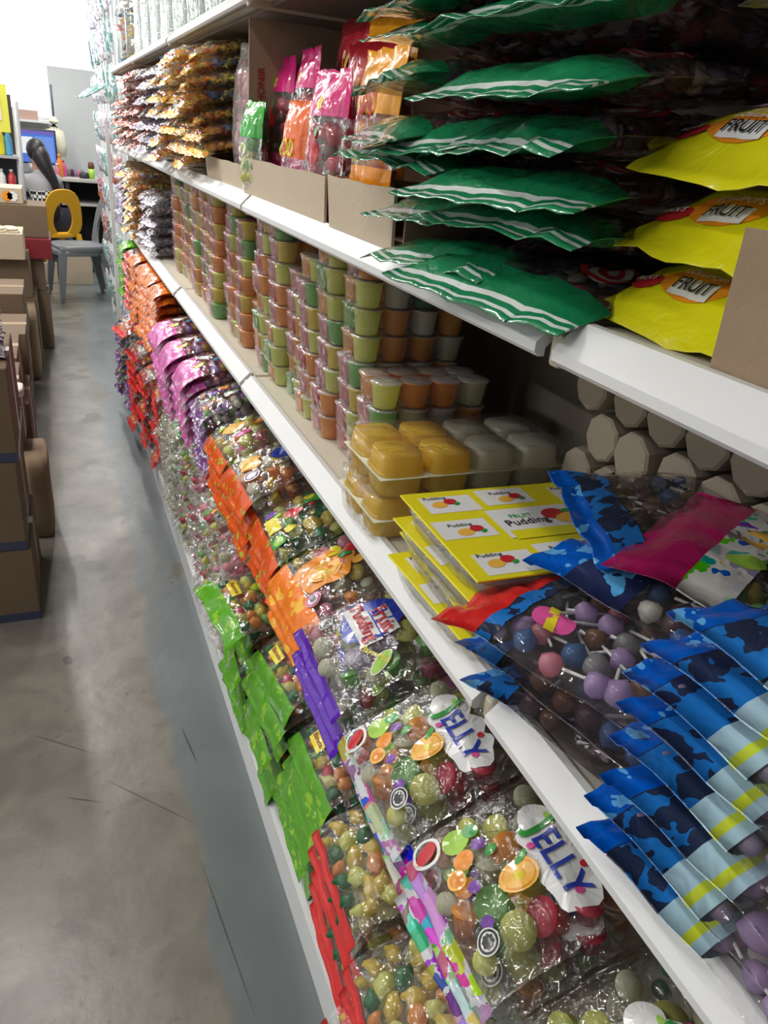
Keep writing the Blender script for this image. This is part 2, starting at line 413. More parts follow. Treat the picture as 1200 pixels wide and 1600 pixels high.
def rmat(loc, r, rx=None): 
    e = Euler((random.uniform(-.5, .5), random.uniform(-.5, .5), random.uniform(0, 6.28))) if rx is None else Euler(rx)
    return Matrix.Translation(loc) @ e.to_matrix().to_4x4() @ Matrix.Scale(r, 4)

# ------------------------------------------------------------------ text
_tc = {}
def text_mesh(s):
    if s in _tc: return _tc[s]
    cu = bpy.data.curves.new('t', 'FONT'); cu.body = s; cu.align_x = 'CENTER'; cu.align_y = 'CENTER'; cu.resolution_u = 3
    cu.offset = 0.015
    o = bpy.data.objects.new('t', cu); COL.objects.link(o)
    dg = bpy.context.evaluated_depsgraph_get(); me = bpy.data.meshes.new_from_object(o.evaluated_get(dg))
    V = [v.co.copy() for v in me.vertices]; F = [tuple(p.vertices) for p in me.polygons]
    bpy.data.objects.remove(o); bpy.data.curves.remove(cu); bpy.data.meshes.remove(me)
    x0 = min(v.x for v in V); x1 = max(v.x for v in V); y0 = min(v.y for v in V); y1 = max(v.y for v in V)
    V = [Vector(((v.x - (x0 + x1) / 2) / (x1 - x0), (v.y - (y0 + y1) / 2) / (x1 - x0), 0)) for v in V]
    bm = bmesh.new(); bv = [bm.verts.new(v) for v in V]
    for f in F:
        try: bm.faces.new([bv[i] for i in f])
        except ValueError: pass
    bmesh.ops.triangulate(bm, faces=bm.faces[:])
    for _ in range(3):
        long_ = [e_ for e_ in bm.edges if e_.calc_length() > .07]
        if long_: bmesh.ops.subdivide_edges(bm, edges=long_, cuts=1); bmesh.ops.triangulate(bm, faces=bm.faces[:])
    bm.verts.index_update(); V = [v.co.copy() for v in bm.verts]; F = [tuple(v.index for v in f.verts) for f in bm.faces]; bm.free()
    _tc[s] = (V, F, (y1 - y0) / (x1 - x0)); return _tc[s]
def disc2(rx, ry, n=18, wob=0.0, star=0):
    P = []
    for i in range(n):
        a = 2 * PI * i / n; r = 1 + wob * math.sin(a * 5 + 1) + (0.25 * (i % 2) if star else 0)
        P.append(Vector((rx * r * math.cos(a), ry * r * math.sin(a), 0)))
    # fan with an inner ring so that it can bend
    V = [Vector((0, 0, 0))] + [p * 0.5 for p in P] + P
    F = [(0, 1 + i, 1 + (i + 1) % n) for i in range(n)] + [(1 + i, 1 + n + i, 1 + n + (i + 1) % n, 1 + (i + 1) % n) for i in range(n)]
    return V, F

# ------------------------------------------------------------------ bags
class Bag:
    """A filled pillow bag. Local x runs from the front seal (-) to the back seal (+), y across, z up from its underside."""
    def __init__(s, L, Wd, T, seed=0, seal=0.10, droop=0.0, dstart=0.25, wr=1.0, fat=0.6, bend=0.0):
        s.L, s.W, s.T, s.seed, s.seal, s.droop, s.ds, s.wr, s.fat, s.bend = L, Wd, T, seed, seal, droop, dstart, wr, fat, bend
    def P(s, u, v, side, off=0.0):
        L, Wd, T = s.L, s.W, s.T
        ub = min(1.0, abs(u) / (1 - s.seal)); 
        hu = max(0.0, 1 - ub ** 3.2) ** s.fat; hv = max(0.0, 1 - abs(v) ** 3.4) ** s.fat
        q = Vector((u * 2.3, v * 2.3, s.seed * 3.7 + side))
        lump = 1 + 0.22 * noise.noise(q * 1.6)
        near = max(0.0, (abs(u) - 0.45) / 0.55)
        wr = s.wr * (0.0045 * near * noise.noise(Vector((u * 1.5, v * 7.5, s.seed))) + 0.003 * noise.noise(Vector((u * 5, v * 5, s.seed + 9 + side))))
        h = T * 0.5 * hu * hv * lump
        z = T * 0.42 + (h if side > 0 else -h * 0.84)
        z += wr * (0.3 + hu * hv if side > 0 else 0.3)
        if side > 0: z += 0.0009
        x = u * L / 2 + 0.006 * s.wr * near * noise.noise(Vector((3, v * 2.5, s.seed)))
        narrow = 1 - 0.05 * hu
        y = v * Wd / 2 * narrow + 0.006 * s.wr * abs(v) * noise.noise(Vector((u * 2.5, 5 + (1 if v > 0 else -1), s.seed)))
        d = max(0.0, -u - s.ds)
        z -= s.droop * d * d * L * (1 + 0.35 * noise.noise(Vector((v * 1.6, s.seed, 1))))
        if abs(u) > 1 - s.seal: z += s.wr * 0.006 * noise.noise(Vector((v * 3.3, s.seed + 20, u))) 
        z += s.bend * (v * v - 0.3) * Wd * 0.3
        return Vector((x, y, z + off))
    def sheet(s, u0, u1, nu, nv=18, off=0.0):
        V = []; UV = []; F = []
        for side in (1, -1):
            k = len(V)
            for i in range(nu + 1):
                u = u0 + (u1 - u0) * i / nu
                for j in range(nv + 1):
                    v = -1 + 2 * j / nv
                    V.append(s.P(u, v, side, off * side)); UV.append((i / nu, j / nv))
            for i in range(nu):
                for j in range(nv):
                    a = k + i * (nv + 1) + j; f = (a, a + nv + 1, a + nv + 2, a + 1)
                    F.append(f if side > 0 else tuple(reversed(f)))
        n2 = (nu + 1) * (nv + 1)
        for j in (0, nv):
            for i in range(nu):
                a = i * (nv + 1) + j; f = (a, a + n2, a + n2 + nv + 1, a + nv + 1)
                F.append(f if j else tuple(reversed(f)))
        for i, fl in ((0, 0), (nu, 1)):
            if (i == 0 and u0 <= -0.99) or (i == nu and u1 >= 0.99):
                for j in range(nv):
                    a = i * (nv + 1) + j; f = (a, a + 1, a + n2 + 1, a + n2); F.append(tuple(reversed(f)) if fl else f)
        return V, F, UV
def make_bag(name, D, label, cat, group=None, seed=0, hero=False):
    bg = Bag(D['L'], D['W'], D['T'], seed, D.get('seal', 0.1), D.get('droop', 0), D.get('ds', 0.25), D.get('wr', 1.0), D.get('fat', 0.6), D.get('bend', 0))
    fu = -1 + 2 * D['front'][1] if D.get('front') else -1
    bu = 1 - 2 * D['back'][1] if D.get('back') else 1
    res = 1 if hero else 0
    V, F, UV = bg.sheet(fu, bu, 20 + 8 * res, 16 + 8 * res)
    root = mk(name, V, F, D.get('film', CLEAR), UV=UV)
    tag(root, label, cat, group)
    if D.get('front'):
        V, F, UV = bg.sheet(-1, fu, 8, 16 + 8 * res); mk('printed_header', V, F, D['front'][0], root, UV=UV)
    if D.get('back'):
        V, F, UV = bg.sheet(bu, 1, 6, 16 + 8 * res); mk('printed_end', V, F, D['back'][0], root, UV=UV)
    for (a, c, m) in D.get('bands', ()):
        V, F, UV = bg.sheet(a, c, 4, 16 + 8 * res, 0.0006); mk('printed_band', V, F, m, root, UV=UV)
    rnd = random.Random(seed * 13 + 5)
    st = random.getstate(); random.seed(seed * 31 + 2)
    if D.get('candy'):
        kind, r, cols = D['candy'][:3]; cols = [J[c] for c in cols]
        lo, hi = (fu if D.get('front') else -0.86), (bu if D.get('back') else 0.86)
        sp = r * D.get('sp', 1.95); b = B(); nx = max(1, int(bg.L / 2 * (hi - lo) / sp)); ny = max(1, int(bg.W * 0.88 / sp))
        lay = max(1, int(bg.T * 0.9 / (r * 1.7)))
        for i in range(nx):
            for j in range(ny):
                for l in range(lay):
                    u = lo + (hi - lo) * (i + 0.5 + random.uniform(-.3, .3)) / nx; v = -0.88 + 1.76 * (j + 0.5 + random.uniform(-.3, .3)) / ny
                    a = bg.P(u, v, 1); c = bg.P(u, v, -1); th = a.z - c.z
                    if th < r * 0.55: continue
                    rr = min(r, th * 0.5 * 0.98) * random.uniform(0.82, 1)
                    p = Vector((a.x, a.y, c.z + rr + (th - 2 * rr) * ((l + 0.5) / lay if lay > 1 else 0.6)))
                    mi = random.randrange(len(cols))
                    if kind == 'lolly':
                        ang = random.uniform(0, 6.28); M = Matrix.Translation(p) @ Euler((0, random.uniform(-.15, .15), ang)).to_matrix().to_4x4() @ Matrix.Scale(rr, 4)
                        cx = p + Vector((math.cos(ang), math.sin(ang), 0)) * rr * 4.6
                        ok = lo * bg.L / 2 < cx.x < hi * bg.L / 2 and abs(cx.y) < bg.W * 0.42
                        if hero:
                            q = mk('lollipop', [Matrix.Scale(rr, 4) @ x for x in TPL['ball'][0]], TPL['ball'][1], cols[mi], root, loc=p, rot=(0, 0, ang))
                            if ok: mk('stick', [Matrix.Scale(rr, 4) @ x for x in STK[0]], STK[1], STICK, q)
                        else:
                            b.add(*TPL['ball'], mi, M)
                            if ok: b.add(*STK, len(cols), M)
                    elif hero:
                        mk(D.get('cname', 'jelly_cup' if kind == 'cup' else 'sweet'), [Matrix.Scale(rr, 4) @ x for x in TPL[kind][0]], TPL[kind][1], cols[mi], root, loc=p,
                           rot=(random.uniform(-.5, .5), random.uniform(-.5, .5), random.uniform(0, 6)))
                    else:
                        b.add(*TPL[kind], mi, rmat(p, rr))
        if not hero and b.V:
            o = b.out('sweets', cols + [STICK], root); o['kind'] = 'stuff'
    if D.get('prints'):
        groups = {}
        for lv, pr in enumerate(D['prints']):
            kind, cu, cv, size, rot, mat = pr[:6]; pn = 'printed_picture'
            x0, y0 = cu * bg.L / 2, cv * bg.W / 2
            if kind.startswith('T:'): V, F, _ = text_mesh(kind[2:]); V = [v * size for v in V]; pn = 'printed_text'
            elif kind == 'disc': V, F = disc2(size, size * (pr[6] if len(pr) > 6 else 1))
            elif kind == 'blob': V, F = disc2(size, size * (pr[6] if len(pr) > 6 else 1), 24, 0.10)
            elif kind == 'star': V, F = disc2(size, size, 16, 0, 1)
            elif kind == 'ring':
                n = 18; V = [Vector((size * math.cos(2 * PI * i / n), size * math.sin(2 * PI * i / n), 0)) * k for k in (1, 0.78) for i in range(n)]
                F = [(i, (i + 1) % n, n + (i + 1) % n, n + i) for i in range(n)]
            elif kind == 'rect':
                a, c = size, size * pr[6]; V = [Vector((-a + 2 * a * i / 6, -c + 2 * c * j / 4, 0)) for i in range(7) for j in range(5)]
                F = [(i * 5 + j, (i + 1) * 5 + j, (i + 1) * 5 + j + 1, i * 5 + j + 1) for i in range(6) for j in range(4)]
            cr, sr = math.cos(rot), math.sin(rot); VV = []
            for p in V:
                x = x0 + p.x * cr - p.y * sr; y = y0 + p.x * sr + p.y * cr
                VV.append(bg.P(max(-1, min(1, 2 * x / bg.L)), max(-1, min(1, 2 * y / bg.W)), 1, 0.0008 + 0.00025 * lv + (0.0018 if pn == 'printed_text' else 0)))
            g = groups.setdefault((pn, mat.name), (B(), mat)); g[0].add(VV, F)
        merged = {}
        for (pn, mn), (bb, mat) in groups.items(): merged.setdefault(pn, []).append((bb, mat))
        for pn, lst in merged.items():
            a = B(); ms = []
            for bb, mat in lst: a.add(bb.V, bb.F, len(ms)); ms.append(mat)
            a.out(pn, ms, root, smooth=False)
    random.setstate(st)
    return root
def put(o, loc, rz=0.0, tilt=0.0, roll=0.0):
    """tilt > 0 lifts the back (+x) of the bag, roll lifts +y"""
    o.location = loc
    o.rotation_euler = (Matrix.Rotation(rz, 3, 'Z') @ Matrix.Rotation(-tilt, 3, 'Y') @ Matrix.Rotation(roll, 3, 'X')).to_euler()
    return o
def kids(o): KIDS[o.name] = list(o.children); [kids(c) for c in o.children]
# ------------------------------------------------------------------ goods: kinds of bag
def lighten(c, k): return tuple(min(1, v * k) for v in c)
GH = print_mat('green_striped_header', (0.012, 0.22, 0.085), ((0.13, 0.20, (0.75, 0.8, 0.78)), (0.29, 0.36, (0.75, 0.8, 0.78))))
YH = print_mat('yellow_header', (0.74, 0.70, 0.01))
OH = print_mat('orange_red_header', (0.74, 0.10, 0.015), blot=((0.35, 0.5, 0.05), 30, 0.25))
OH2 = print_mat('orange_header', (0.90, 0.22, 0.02), blot=((0.95, 0.5, 0.05), 20, 0.3))
RH = print_mat('red_header', (0.62, 0.02, 0.02))
VH = print_mat('violet_header', (0.10, 0.01, 0.42))
MH = print_mat('magenta_header', (0.45, 0.01, 0.12))
MGH = print_mat('magenta_end', (0.50, 0.05, 0.32), ((0.0, 0.12, (0.8, 0.7, 0.02)),))
BH = print_mat('blue_header', (0.0, 0.10, 0.55), blot=((0.12, 0.42, 0.80), 26, 0.30))
BLU = print_mat('blue_print', (0.015, 0.17, 0.55), blot=((0.02, 0.03, 0.07), 26, 0.52))
SKYB = print_mat('sky_band', (0.42, 0.62, 0.74), ((0.55, 0.75, (0.62, 0.72, 0.04)),))
PPB = print_mat('pink_band', (0.62, 0.42, 0.60), ((0.55, 0.75, (0.72, 0.70, 0.04)),))
GRH = print_mat('leaf_green_header', (0.10, 0.36, 0.015), blot=((0.26, 0.52, 0.03), 22, 0.3))
PKH = print_mat('hot_pink_header', (0.70, 0.01, 0.20), blot=((0.5, 0.01, 0.15), 20, 0.25))
PKP = print_mat('pink_print', (0.72, 0.14, 0.48), blot=((0.75, 0.6, 0.7), 24, 0.3))
MULT = print_mat('coloured_seal', (0.60, 0.60, 0.64), blot=('multi', 30, 0.66))
SPK = print_mat('pale_seal', (0.72, 0.74, 0.72), blot=((0.25, 0.5, 0.15), 30, 0.25))
MIXP = print_mat('mixed_print', (0.80, 0.78, 0.75), blot=('multi', 38, 0.45))
YOR = print_mat('yellow_orange_print', (0.85, 0.62, 0.05), blot=((0.85, 0.25, 0.02), 34, 0.45))
SILV = print_mat('silver_print', (0.62, 0.60, 0.66), blot=((0.30, 0.24, 0.42), 34, 0.40), rough=0.15)
REDB = print_mat('red_brown_print', (0.55, 0.14, 0.08), blot=((0.75, 0.6, 0.5), 34, 0.36))
GRNP = print_mat('green_pack_print', (0.10, 0.38, 0.02), blot=((0.3, 0.6, 0.03), 24, 0.3))
PURP = print_mat('purple_print', (0.16, 0.05, 0.22), blot=((0.65, 0.6, 0.65), 36, 0.35))
TEALP = print_mat('teal_print', (0.16, 0.36, 0.34), blot=((0.8, 0.85, 0.85), 30, 0.45))
ORP = print_mat('orange_pack_print', (0.82, 0.20, 0.02), blot=((0.62, 0.10, 0.02), 30, 0.4))
Q = -PI / 2
logo = lambda cu, cv, k=1.0: [('disc', cu, cv, 0.030 * k, 0.3, PW, 0.55), ('ring', cu, cv, 0.027 * k, 0, PR), ('disc', cu, cv, 0.017 * k, 0.3, PR, 0.6), ('disc', cu + 0.01, cv, 0.009 * k, 0.4, PW, 0.5)]
seal = lambda cu, cv: [('disc', cu, cv, 0.013, 0, PW), ('ring', cu, cv, 0.0115, 0, PN), ('star', cu, cv, 0.0062, 0, PN)]
slice_ = lambda cu, cv, r=0.03: [('disc', cu, cv, r, 0, PLO, 0.8), ('disc', cu, cv, r * 0.85, 0, PO, 0.8), ('disc', cu, cv, r * 0.78, 0, PLO, 0.78), ('star', cu, cv, r * 0.2, 0, PY_)]
DZ = dict(
 green=dict(L=.30, W=.24, T=.036, film=DUSKY, front=(GH, .20), droop=.16, ds=.5, seal=.12, candy=('lolly', .011, ['dark', 'brown', 'brown', 'purple', 'dark', 'red', 'white']), sp=2.4,
            prints=logo(-.25, -.55) + logo(.3, .3) + logo(-.2, .5, .8), wr=1.5),
 yellow=dict(L=.26, W=.26, T=.050, film=DUSKY, front=(YH, .30), droop=.24, ds=.30, candy=('lolly', .011, ['lilac', 'orange', 'lilac', 'white', 'blue']), sp=2.6,
            prints=[('disc', -.70, .44, .036, Q, PO, .42), ('disc', -.75, .80, .016, Q, PR, .55), ('T:LOLLIPOPS', -.65, .42, .042, Q, PW), ('rect', -.745, .42, .020, Q, PW, .36), ('T:FRUIT', -.745, .42, .036, Q, PN), ("T:RICK'S", -.75, .80, .021, Q, PW), ('blob', -.36, .3, .06, Q, J['lilac'], .35), ('blob', -.36, -.3, .04, Q, PW, .4)], wr=1.0),
 jelly=dict(L=.24, W=.21, T=.047, front=(MULT, .07), back=(CLEAR, .05), film=CRINK, droop=.30, ds=.6, candy=('cup', .024, ['red', 'green', 'orange', 'pale', 'purple', 'red', 'dgreen', 'lime']), sp=1.75, wr=.9,
            prints=[('blob', .30, .10, .030, 0, PW, 1.0), ('blob', .30, -.22, .034, 0, PW, 1.0), ('blob', .30, -.52, .030, 0, PW, 1.0), ('disc', .32, .34, .020, 0, PW), ('T:ELLY', .30, -.28, .085, Q, PB), ('T:J', .30, .24, .014, Q, PG), ('disc', .43, .24, .010, Q, PLG, .35),
                    ('disc', .14, .05, .005, 0, PK), ('disc', .30, -.62, .005, 0, PK), ('disc', .6, .12, .004, 0, PK), ('disc', .46, -.40, .004, Q, PR),
                    ('disc', -.45, .60, .017, 0, PLG, .9), ('disc', -.28, .62, .010, 0, PG), ('disc', -.47, .33, .013, 0, PO), ('star', -.28, .40, .008, 0, PV), ('disc', -.20, .25, .009, .5, PG, .6), ('disc', -.75, .70, .016, .4, PR, .6), ('ring', -.75, .70, .019, 0, PW),
                    ('star', -.50, -.02, .007, 0, PV), ('star', -.55, -.42, .007, 0, PV), ('disc', -.62, .16, .012, 0, PLO), ('disc', -.62, .16, .009, 0, PO)] + slice_(-.10, -.18, .024) + [('disc', .0, -.02, .010, .4, PG, .4)] + seal(-.62, -.58)),
 pudding=dict(L=.24, W=.23, T=.046, film=CRINK, front=(VH, .08), back=(MGH, .16), droop=.28, ds=.6, candy=('cup', .023, ['lime', 'pink', 'pale', 'green', 'red', 'purple']), sp=1.8, wr=1.0,
            prints=[('disc', .06, .14, .058, .15, PB, .85), ('rect', .22, .02, .037, Q, PW, .40), ('T:Fruit', .22, .02, .066, Q, PR), ('rect', -.08, .12, .054, Q, PW, .34), ('T:Pudding', -.08, .12, .100, Q, PR), ('T:Flavoured', -.12, -.56, .058, Q + .5, PY_),
                    ('disc', -.1, -.72, .026, .5, PW, .42), ('disc', -.1, -.72, .024, .5, PLG, .38)] + seal(-.52, .55)),
 orange=dict(L=.24, W=.22, T=.038, front=(OH2, .22), droop=.30, ds=.45, candy=('cup', .021, ['orange', 'yellow', 'pale', 'pink']), sp=1.8,
            prints=[('blob', -.1, .1, .060, 0, PO, .9), ('disc', .12, .45, .022, 0, PY_, .8), ('star', .0, .62, .016, 0, PDR), ('blob', .3, .2, .016, 0, PG, .6), ('disc', .45, -.1, .018, .4, PLO, .6), ('blob', .48, .3, .020, 0, PR, .8)] + slice_(-.12, .0, .034) + [('disc', -.5, -.5, .016, 0, PW), ('T:50', -.5, -.5, .015, Q, PN), ('ring', -.5, -.5, .015, 0, PK)]),
 gummi=dict(L=.24, W=.22, T=.038, front=(OH, .18), back=(YOR, .08), droop=.32, ds=.4, candy=('cup', .021, ['yellow', 'orange', 'pink', 'pale']), sp=1.8,
            prints=[('disc', .42, .1, .038, .2, PB, .8), ('T:Gummi', .48, -.05, .085, Q, PW), ('T:Gummi', .49, -.05, .080, Q, PR), ('blob', -.30, .35, .028, 0, PLO, .9), ('disc', -.25, .6, .010, .3, PG, .5), ('disc', -.5, .72, .007, .3, PLG)] + slice_(-.32, .10, .026) + [('disc', -.40, -.35, .020, 0, PW), ('ring', -.40, -.35, .017, 0, PV)] + seal(.25, -.35)),
 kiwi=dict(L=.24, W=.22, T=.038, front=(OH, .16), droop=.34, ds=.4, candy=('cup', .018, ['lime', 'dgreen', 'yellow', 'green']), sp=1.8,
            prints=[('rect', -.50, .1, .030, Q, PY_, .5), ('disc', -.45, .5, .016, 0, PV, .7), ('disc', -.36, .35, .010, 0, PLG, .5), ('blob', -.05, .2, .022, .4, PR, .8), ('disc', .08, .32, .010, 0, PG, .5), ('blob', .35, .4, .022, 0, PG, .8), ('disc', .3, .5, .012, 0, PY_), ('disc', .28, .15, .008, .5, PR, .7), ('disc', -.25, -.35, .012, 0, PY_),
                    ('disc', -.52, -.55, .018, 0, PG), ('disc', -.52, -.55, .012, 0, PLG), ('disc', -.52, -.55, .004, 0, PW)]),
 mango=dict(L=.23, W=.21, T=.036, front=(OH, .14), droop=.34, ds=.4, candy=('cup', .021, ['orange', 'yellow', 'pink', 'lime']), sp=1.8,
            prints=[('blob', -.2, .2, .034, .4, PLO, .7), ('disc', -.45, .5, .010, 0, PLG), ('disc', .1, .5, .010, .4, PG, .5), ('disc', -.1, -.35, .024, .3, PK, .5), ('disc', .35, 0, .018, .3, PO, .7)]),
 green_gum=dict(L=.24, W=.24, T=.048, front=(GRH, .17), back=(GRH, .20), droop=.32, ds=.4, candy=('gum', .016, ['green', 'red', 'lime', 'dgreen', 'yellow', 'orange']), sp=1.8,
            prints=[('rect', -.42, .3, .026, Q, PY_, .5), ('T:Banana', -.40, .3, .044, Q, PDR), ('disc', .1, .2, .026, .3, PLG, .6), ('disc', .15, -.3, .022, .3, PR, .7), ('disc', .1, .25, .014, 0, PY_), ('disc', .4, .0, .02, 0, PG, .6)]),
 red_gum=dict(L=.25, W=.24, T=.055, front=(RH, .07), back=(RH, .14), droop=.30, ds=.45, candy=('gum', .020, ['yellow', 'orange', 'dgreen', 'lime', 'yellow', 'yellow']), sp=1.6, wr=1.2),
 clear_mix=dict(L=.22, W=.23, T=.045, droop=.30, ds=.4, candy=('cup', .021, ['pale', 'green', 'red', 'lime', 'pink', 'white']), sp=1.8, wr=1.4,
            prints=[('blob', -.2, .2, .022, 0, PW, .8), ('disc', -.25, .3, .007, 0, PN, .6), ('disc', -.25, .05, .007, 0, PN, .6), ('disc', .1, -.3, .018, .3, PLG, .6), ('disc', .2, .4, .014, .4, PR, .7), ('disc', -.5, -.4, .013, .5, PO, .6)]),
 straw=dict(L=.22, W=.23, T=.045, droop=.30, ds=.4, candy=('cup', .021, ['pink', 'pale', 'red', 'pink']), sp=1.8, wr=1.3,
            prints=[('blob', -.1, .25, .026, .3, PW, .8), ('disc', -.1, .33, .006, 0, PN, 1.6), ('disc', -.1, .12, .006, 0, PN, 1.6), ('star', -.1, -.15, .016, 0, PG), ('blob', -.2, -.38, .022, .3, PR, .7), ('blob', .25, -.2, .014, 0, PG, .7), ('disc', .3, .4, .014, 0, PK)]),
 lychee=dict(L=.22, W=.23, T=.045, back=(GRH, .08), droop=.28, ds=.4, candy=('ball', .017, ['white', 'pale', 'green', 'pale']), sp=1.8, wr=1.2,
            prints=[('disc', -.2, .2, .030, .2, PW, .7), ('disc', -.4, .2, .014, .2, PG, .5), ('disc', .1, -.3, .022, .3, PLG, .5), ('rect', .3, .3, .014, 0, PR, .6)]),
 red_bag=dict(L=.22, W=.21, T=.042, front=(RH, .10), droop=.28, ds=.45, candy=('ball', .016, ['red', 'orange', 'red', 'pink', 'white']), sp=1.7, wr=1.3,
            prints=[('rect', -.2, .1, .032, Q, PR, .4), ('disc', -.3, .4, .016, 0, PO, .6), ('disc', .2, -.2, .02, 0, PW, .5)]),
 pink_bag=dict(L=.22, W=.20, T=.036, front=(PKP, .40), film=CLEAR, droop=.34, ds=.3, candy=('ball', .015, ['pink', 'lilac', 'yellow']), sp=1.8, wr=1.3,
            prints=[('disc', .1, .2, .026, 0, PW, .5), ('disc', -.2, -.5, .016, 0, PY_, .8), ('disc', .3, -.3, .014, 0, PC, .7)]),
 orange_pack=dict(L=.20, W=.20, T=.034, front=(ORP, .45), film=CLEAR, droop=.26, ds=.3, candy=('ball', .014, ['orange', 'lime', 'red']), sp=1.8, wr=1.4),
 blue=dict(L=.30, W=.20, T=.030, film=CLEAR, front=(BH, .10), droop=.10, ds=.7, seal=.08, candy=('lolly', .0145, ['lilac', 'lilac', 'brown', 'white', 'purple', 'pink']), sp=1.7, wr=1.3,
            bands=[(-.79, -.44, BLU), (-.44, -.20, SKYB)], prints=[('disc', -.62, -.3, .018, 0, PC, .6), ('disc', -.60, .4, .016, .6, PW, .4), ('rect', -.50, .2, .009, 0, PDR, 3.0), ('disc', -.7, .1, .014, .3, PN, .7)]),
 blue_dark=dict(L=.30, W=.21, T=.040, film=DUSKY, front=(BH, .07), droop=.10, ds=.7, candy=('lolly', .013, ['dark', 'dark', 'blue', 'brown']), sp=2.2, wr=1.3,
            bands=[(-.86, -.66, BLU)]),
 purple_loose=dict(L=.28, W=.20, T=.034, film=CLEAR, front=(RH, .16), droop=.12, ds=.6, candy=('lolly', .013, ['lilac', 'blue', 'pink', 'brown', 'grey']), sp=2.1, wr=1.5,
            bands=[(-.68, -.55, BLU)], prints=[('disc', -.35, -.4, .022, 0, PK, .8), ('rect', -.36, -.4, .005, .4, PY_, 4.0), ('disc', -.2, .5, .014, .4, PLG, .7), ('disc', -.12, .55, .010, .4, PR, .7)]),
 magenta=dict(L=.28, W=.20, T=.032, film=CLEAR, front=(MH, .24), droop=.16, ds=.5, candy=('lolly', .013, ['lilac', 'yellow', 'pink', 'green']), sp=2.1, wr=1.2,
            bands=[(-.52, -.20, MIXP)], prints=[('disc', -.3, .2, .024, .3, PLO, .7), ('disc', -.3, -.3, .018, .3, PLG, .6), ('disc', -.22, .5, .016, .3, PK, .6)]),
 cyan=dict(L=.30, W=.22, T=.036, film=CLEAR, front=(BH, .16), droop=.12, ds=.6, candy=('lolly', .013, ['blue', 'white', 'lilac', 'dark']), sp=2.1, wr=1.4,
            bands=[(-.68, -.25, print_mat('navy_sky_print', (0.02, 0.03, 0.10), blot=((0.10, 0.42, 0.80), 18, 0.40)))],
            prints=[('rect', -.45, .2, .030, 1.0, PLO, .22), ('disc', -.62, -.1, .014, .7, PLG, .35), ('disc', -.2, -.35, .018, 0, PW, .8), ('disc', -.5, .6, .02, 0, PC, .7)]),
 twist_yo=dict(L=.20, W=.18, T=.040, film=CLEAR, front=(YOR, .08), droop=.2, ds=.4, candy=('twist', .016, ['yellow', 'orange', 'yellow', 'blue', 'red', 'lime']), sp=1.3, wr=1.5),
 twist_silver=dict(L=.20, W=.18, T=.038, film=CLEAR, front=(SILV, .10), droop=.2, ds=.4, candy=('twist', .015, ['grey', 'purple', 'white', 'brown']), sp=1.3, wr=1.6),
 twist_red=dict(L=.20, W=.18, T=.038, film=CLEAR, front=(REDB, .10), droop=.2, ds=.4, candy=('twist', .015, ['red', 'brown', 'orange', 'white']), sp=1.3, wr=1.6),
 stand_pink=dict(L=.245, W=.13, T=.040, film=CLEAR, back=(PKH, .26), front=(PKH, .30), seal=.14, candy=('ball', .016, ['red', 'brown', 'red']), sp=1.8, prints=[('disc', .62, .1, .012, Q, PY_, .7), ('disc', .1, .1, .022, .4, PR, .7), ('disc', .3, 0, .008, 0, PG, .6)]),
 stand_red=dict(L=.29, W=.19, T=.040, film=CLEAR, back=(print_mat('crimson_header', (0.50, 0.01, 0.03)), .45), front=(PKH, .30), seal=.10, candy=('ball', .016, ['brown', 'red']), sp=1.8,
            prints=[('T:100', .52, -.2, .07, Q, PLO), ('T:LOT', .52, .5, .026, Q, PW)]),
 stand_orange=dict(L=.22, W=.14, T=.042, film=CLEAR, back=(print_mat('amber_header', (0.92, 0.38, 0.01)), .36), front=(print_mat('amber_header2', (0.88, 0.30, 0.01)), .35), seal=.12, candy=('ball', .016, ['orange', 'yellow']), sp=1.8, prints=[('T:100', .4, 0, .06, Q, PR)]),
 stand_green=dict(L=.16, W=.10, T=.040, film=CLEAR, back=(print_mat('vivid_green', (0.04, 0.42, 0.04)), .40), seal=.14, candy=('ball', .015, ['lime', 'green']), sp=1.8),
 stand_tang=dict(L=.16, W=.10, T=.036, film=CLEAR, back=(print_mat('tangerine', (0.90, 0.16, 0.02)), .55), seal=.14, front=(print_mat('info_print', (0.6, 0.58, 0.6), tuple((0.1 + .2 * i, 0.17 + .2 * i, (.2, .2, .22)) for i in range(4))), .35), prints=[('T:100', .1, 0, .05, Q, PY_)]),
 sealed_red=dict(L=.28, W=.15, T=.045, film=film('milky_film', (.95, .95, .95), .22), seal=.16, candy=('gum', .02, ['red', 'red', 'pink', 'brown']), sp=1.4),
 green_pack=dict(L=.20, W=.20, T=.040, front=(GRNP, .5), back=(GRNP, .49), droop=.2),
 small_mix=dict(L=.20, W=.19, T=.036, film=CLEAR, front=(PURP, .12), droop=.25, ds=.4, candy=('ball', .014, ['dark', 'lilac', 'orange', 'green', 'white']), sp=1.8, wr=1.5,
            prints=[('blob', -.2, .2, .022, 0, PV, .7), ('disc', .2, -.2, .022, 0, PW, .6), ('disc', .1, .4, .014, 0, PO)]),
 teal_pack=dict(L=.18, W=.14, T=.030, front=(TEALP, .5), back=(TEALP, .49), wr=1.6),
 silver_pack=dict(L=.18, W=.14, T=.030, front=(SILV, .5), back=(SILV, .49), wr=1.6),
)
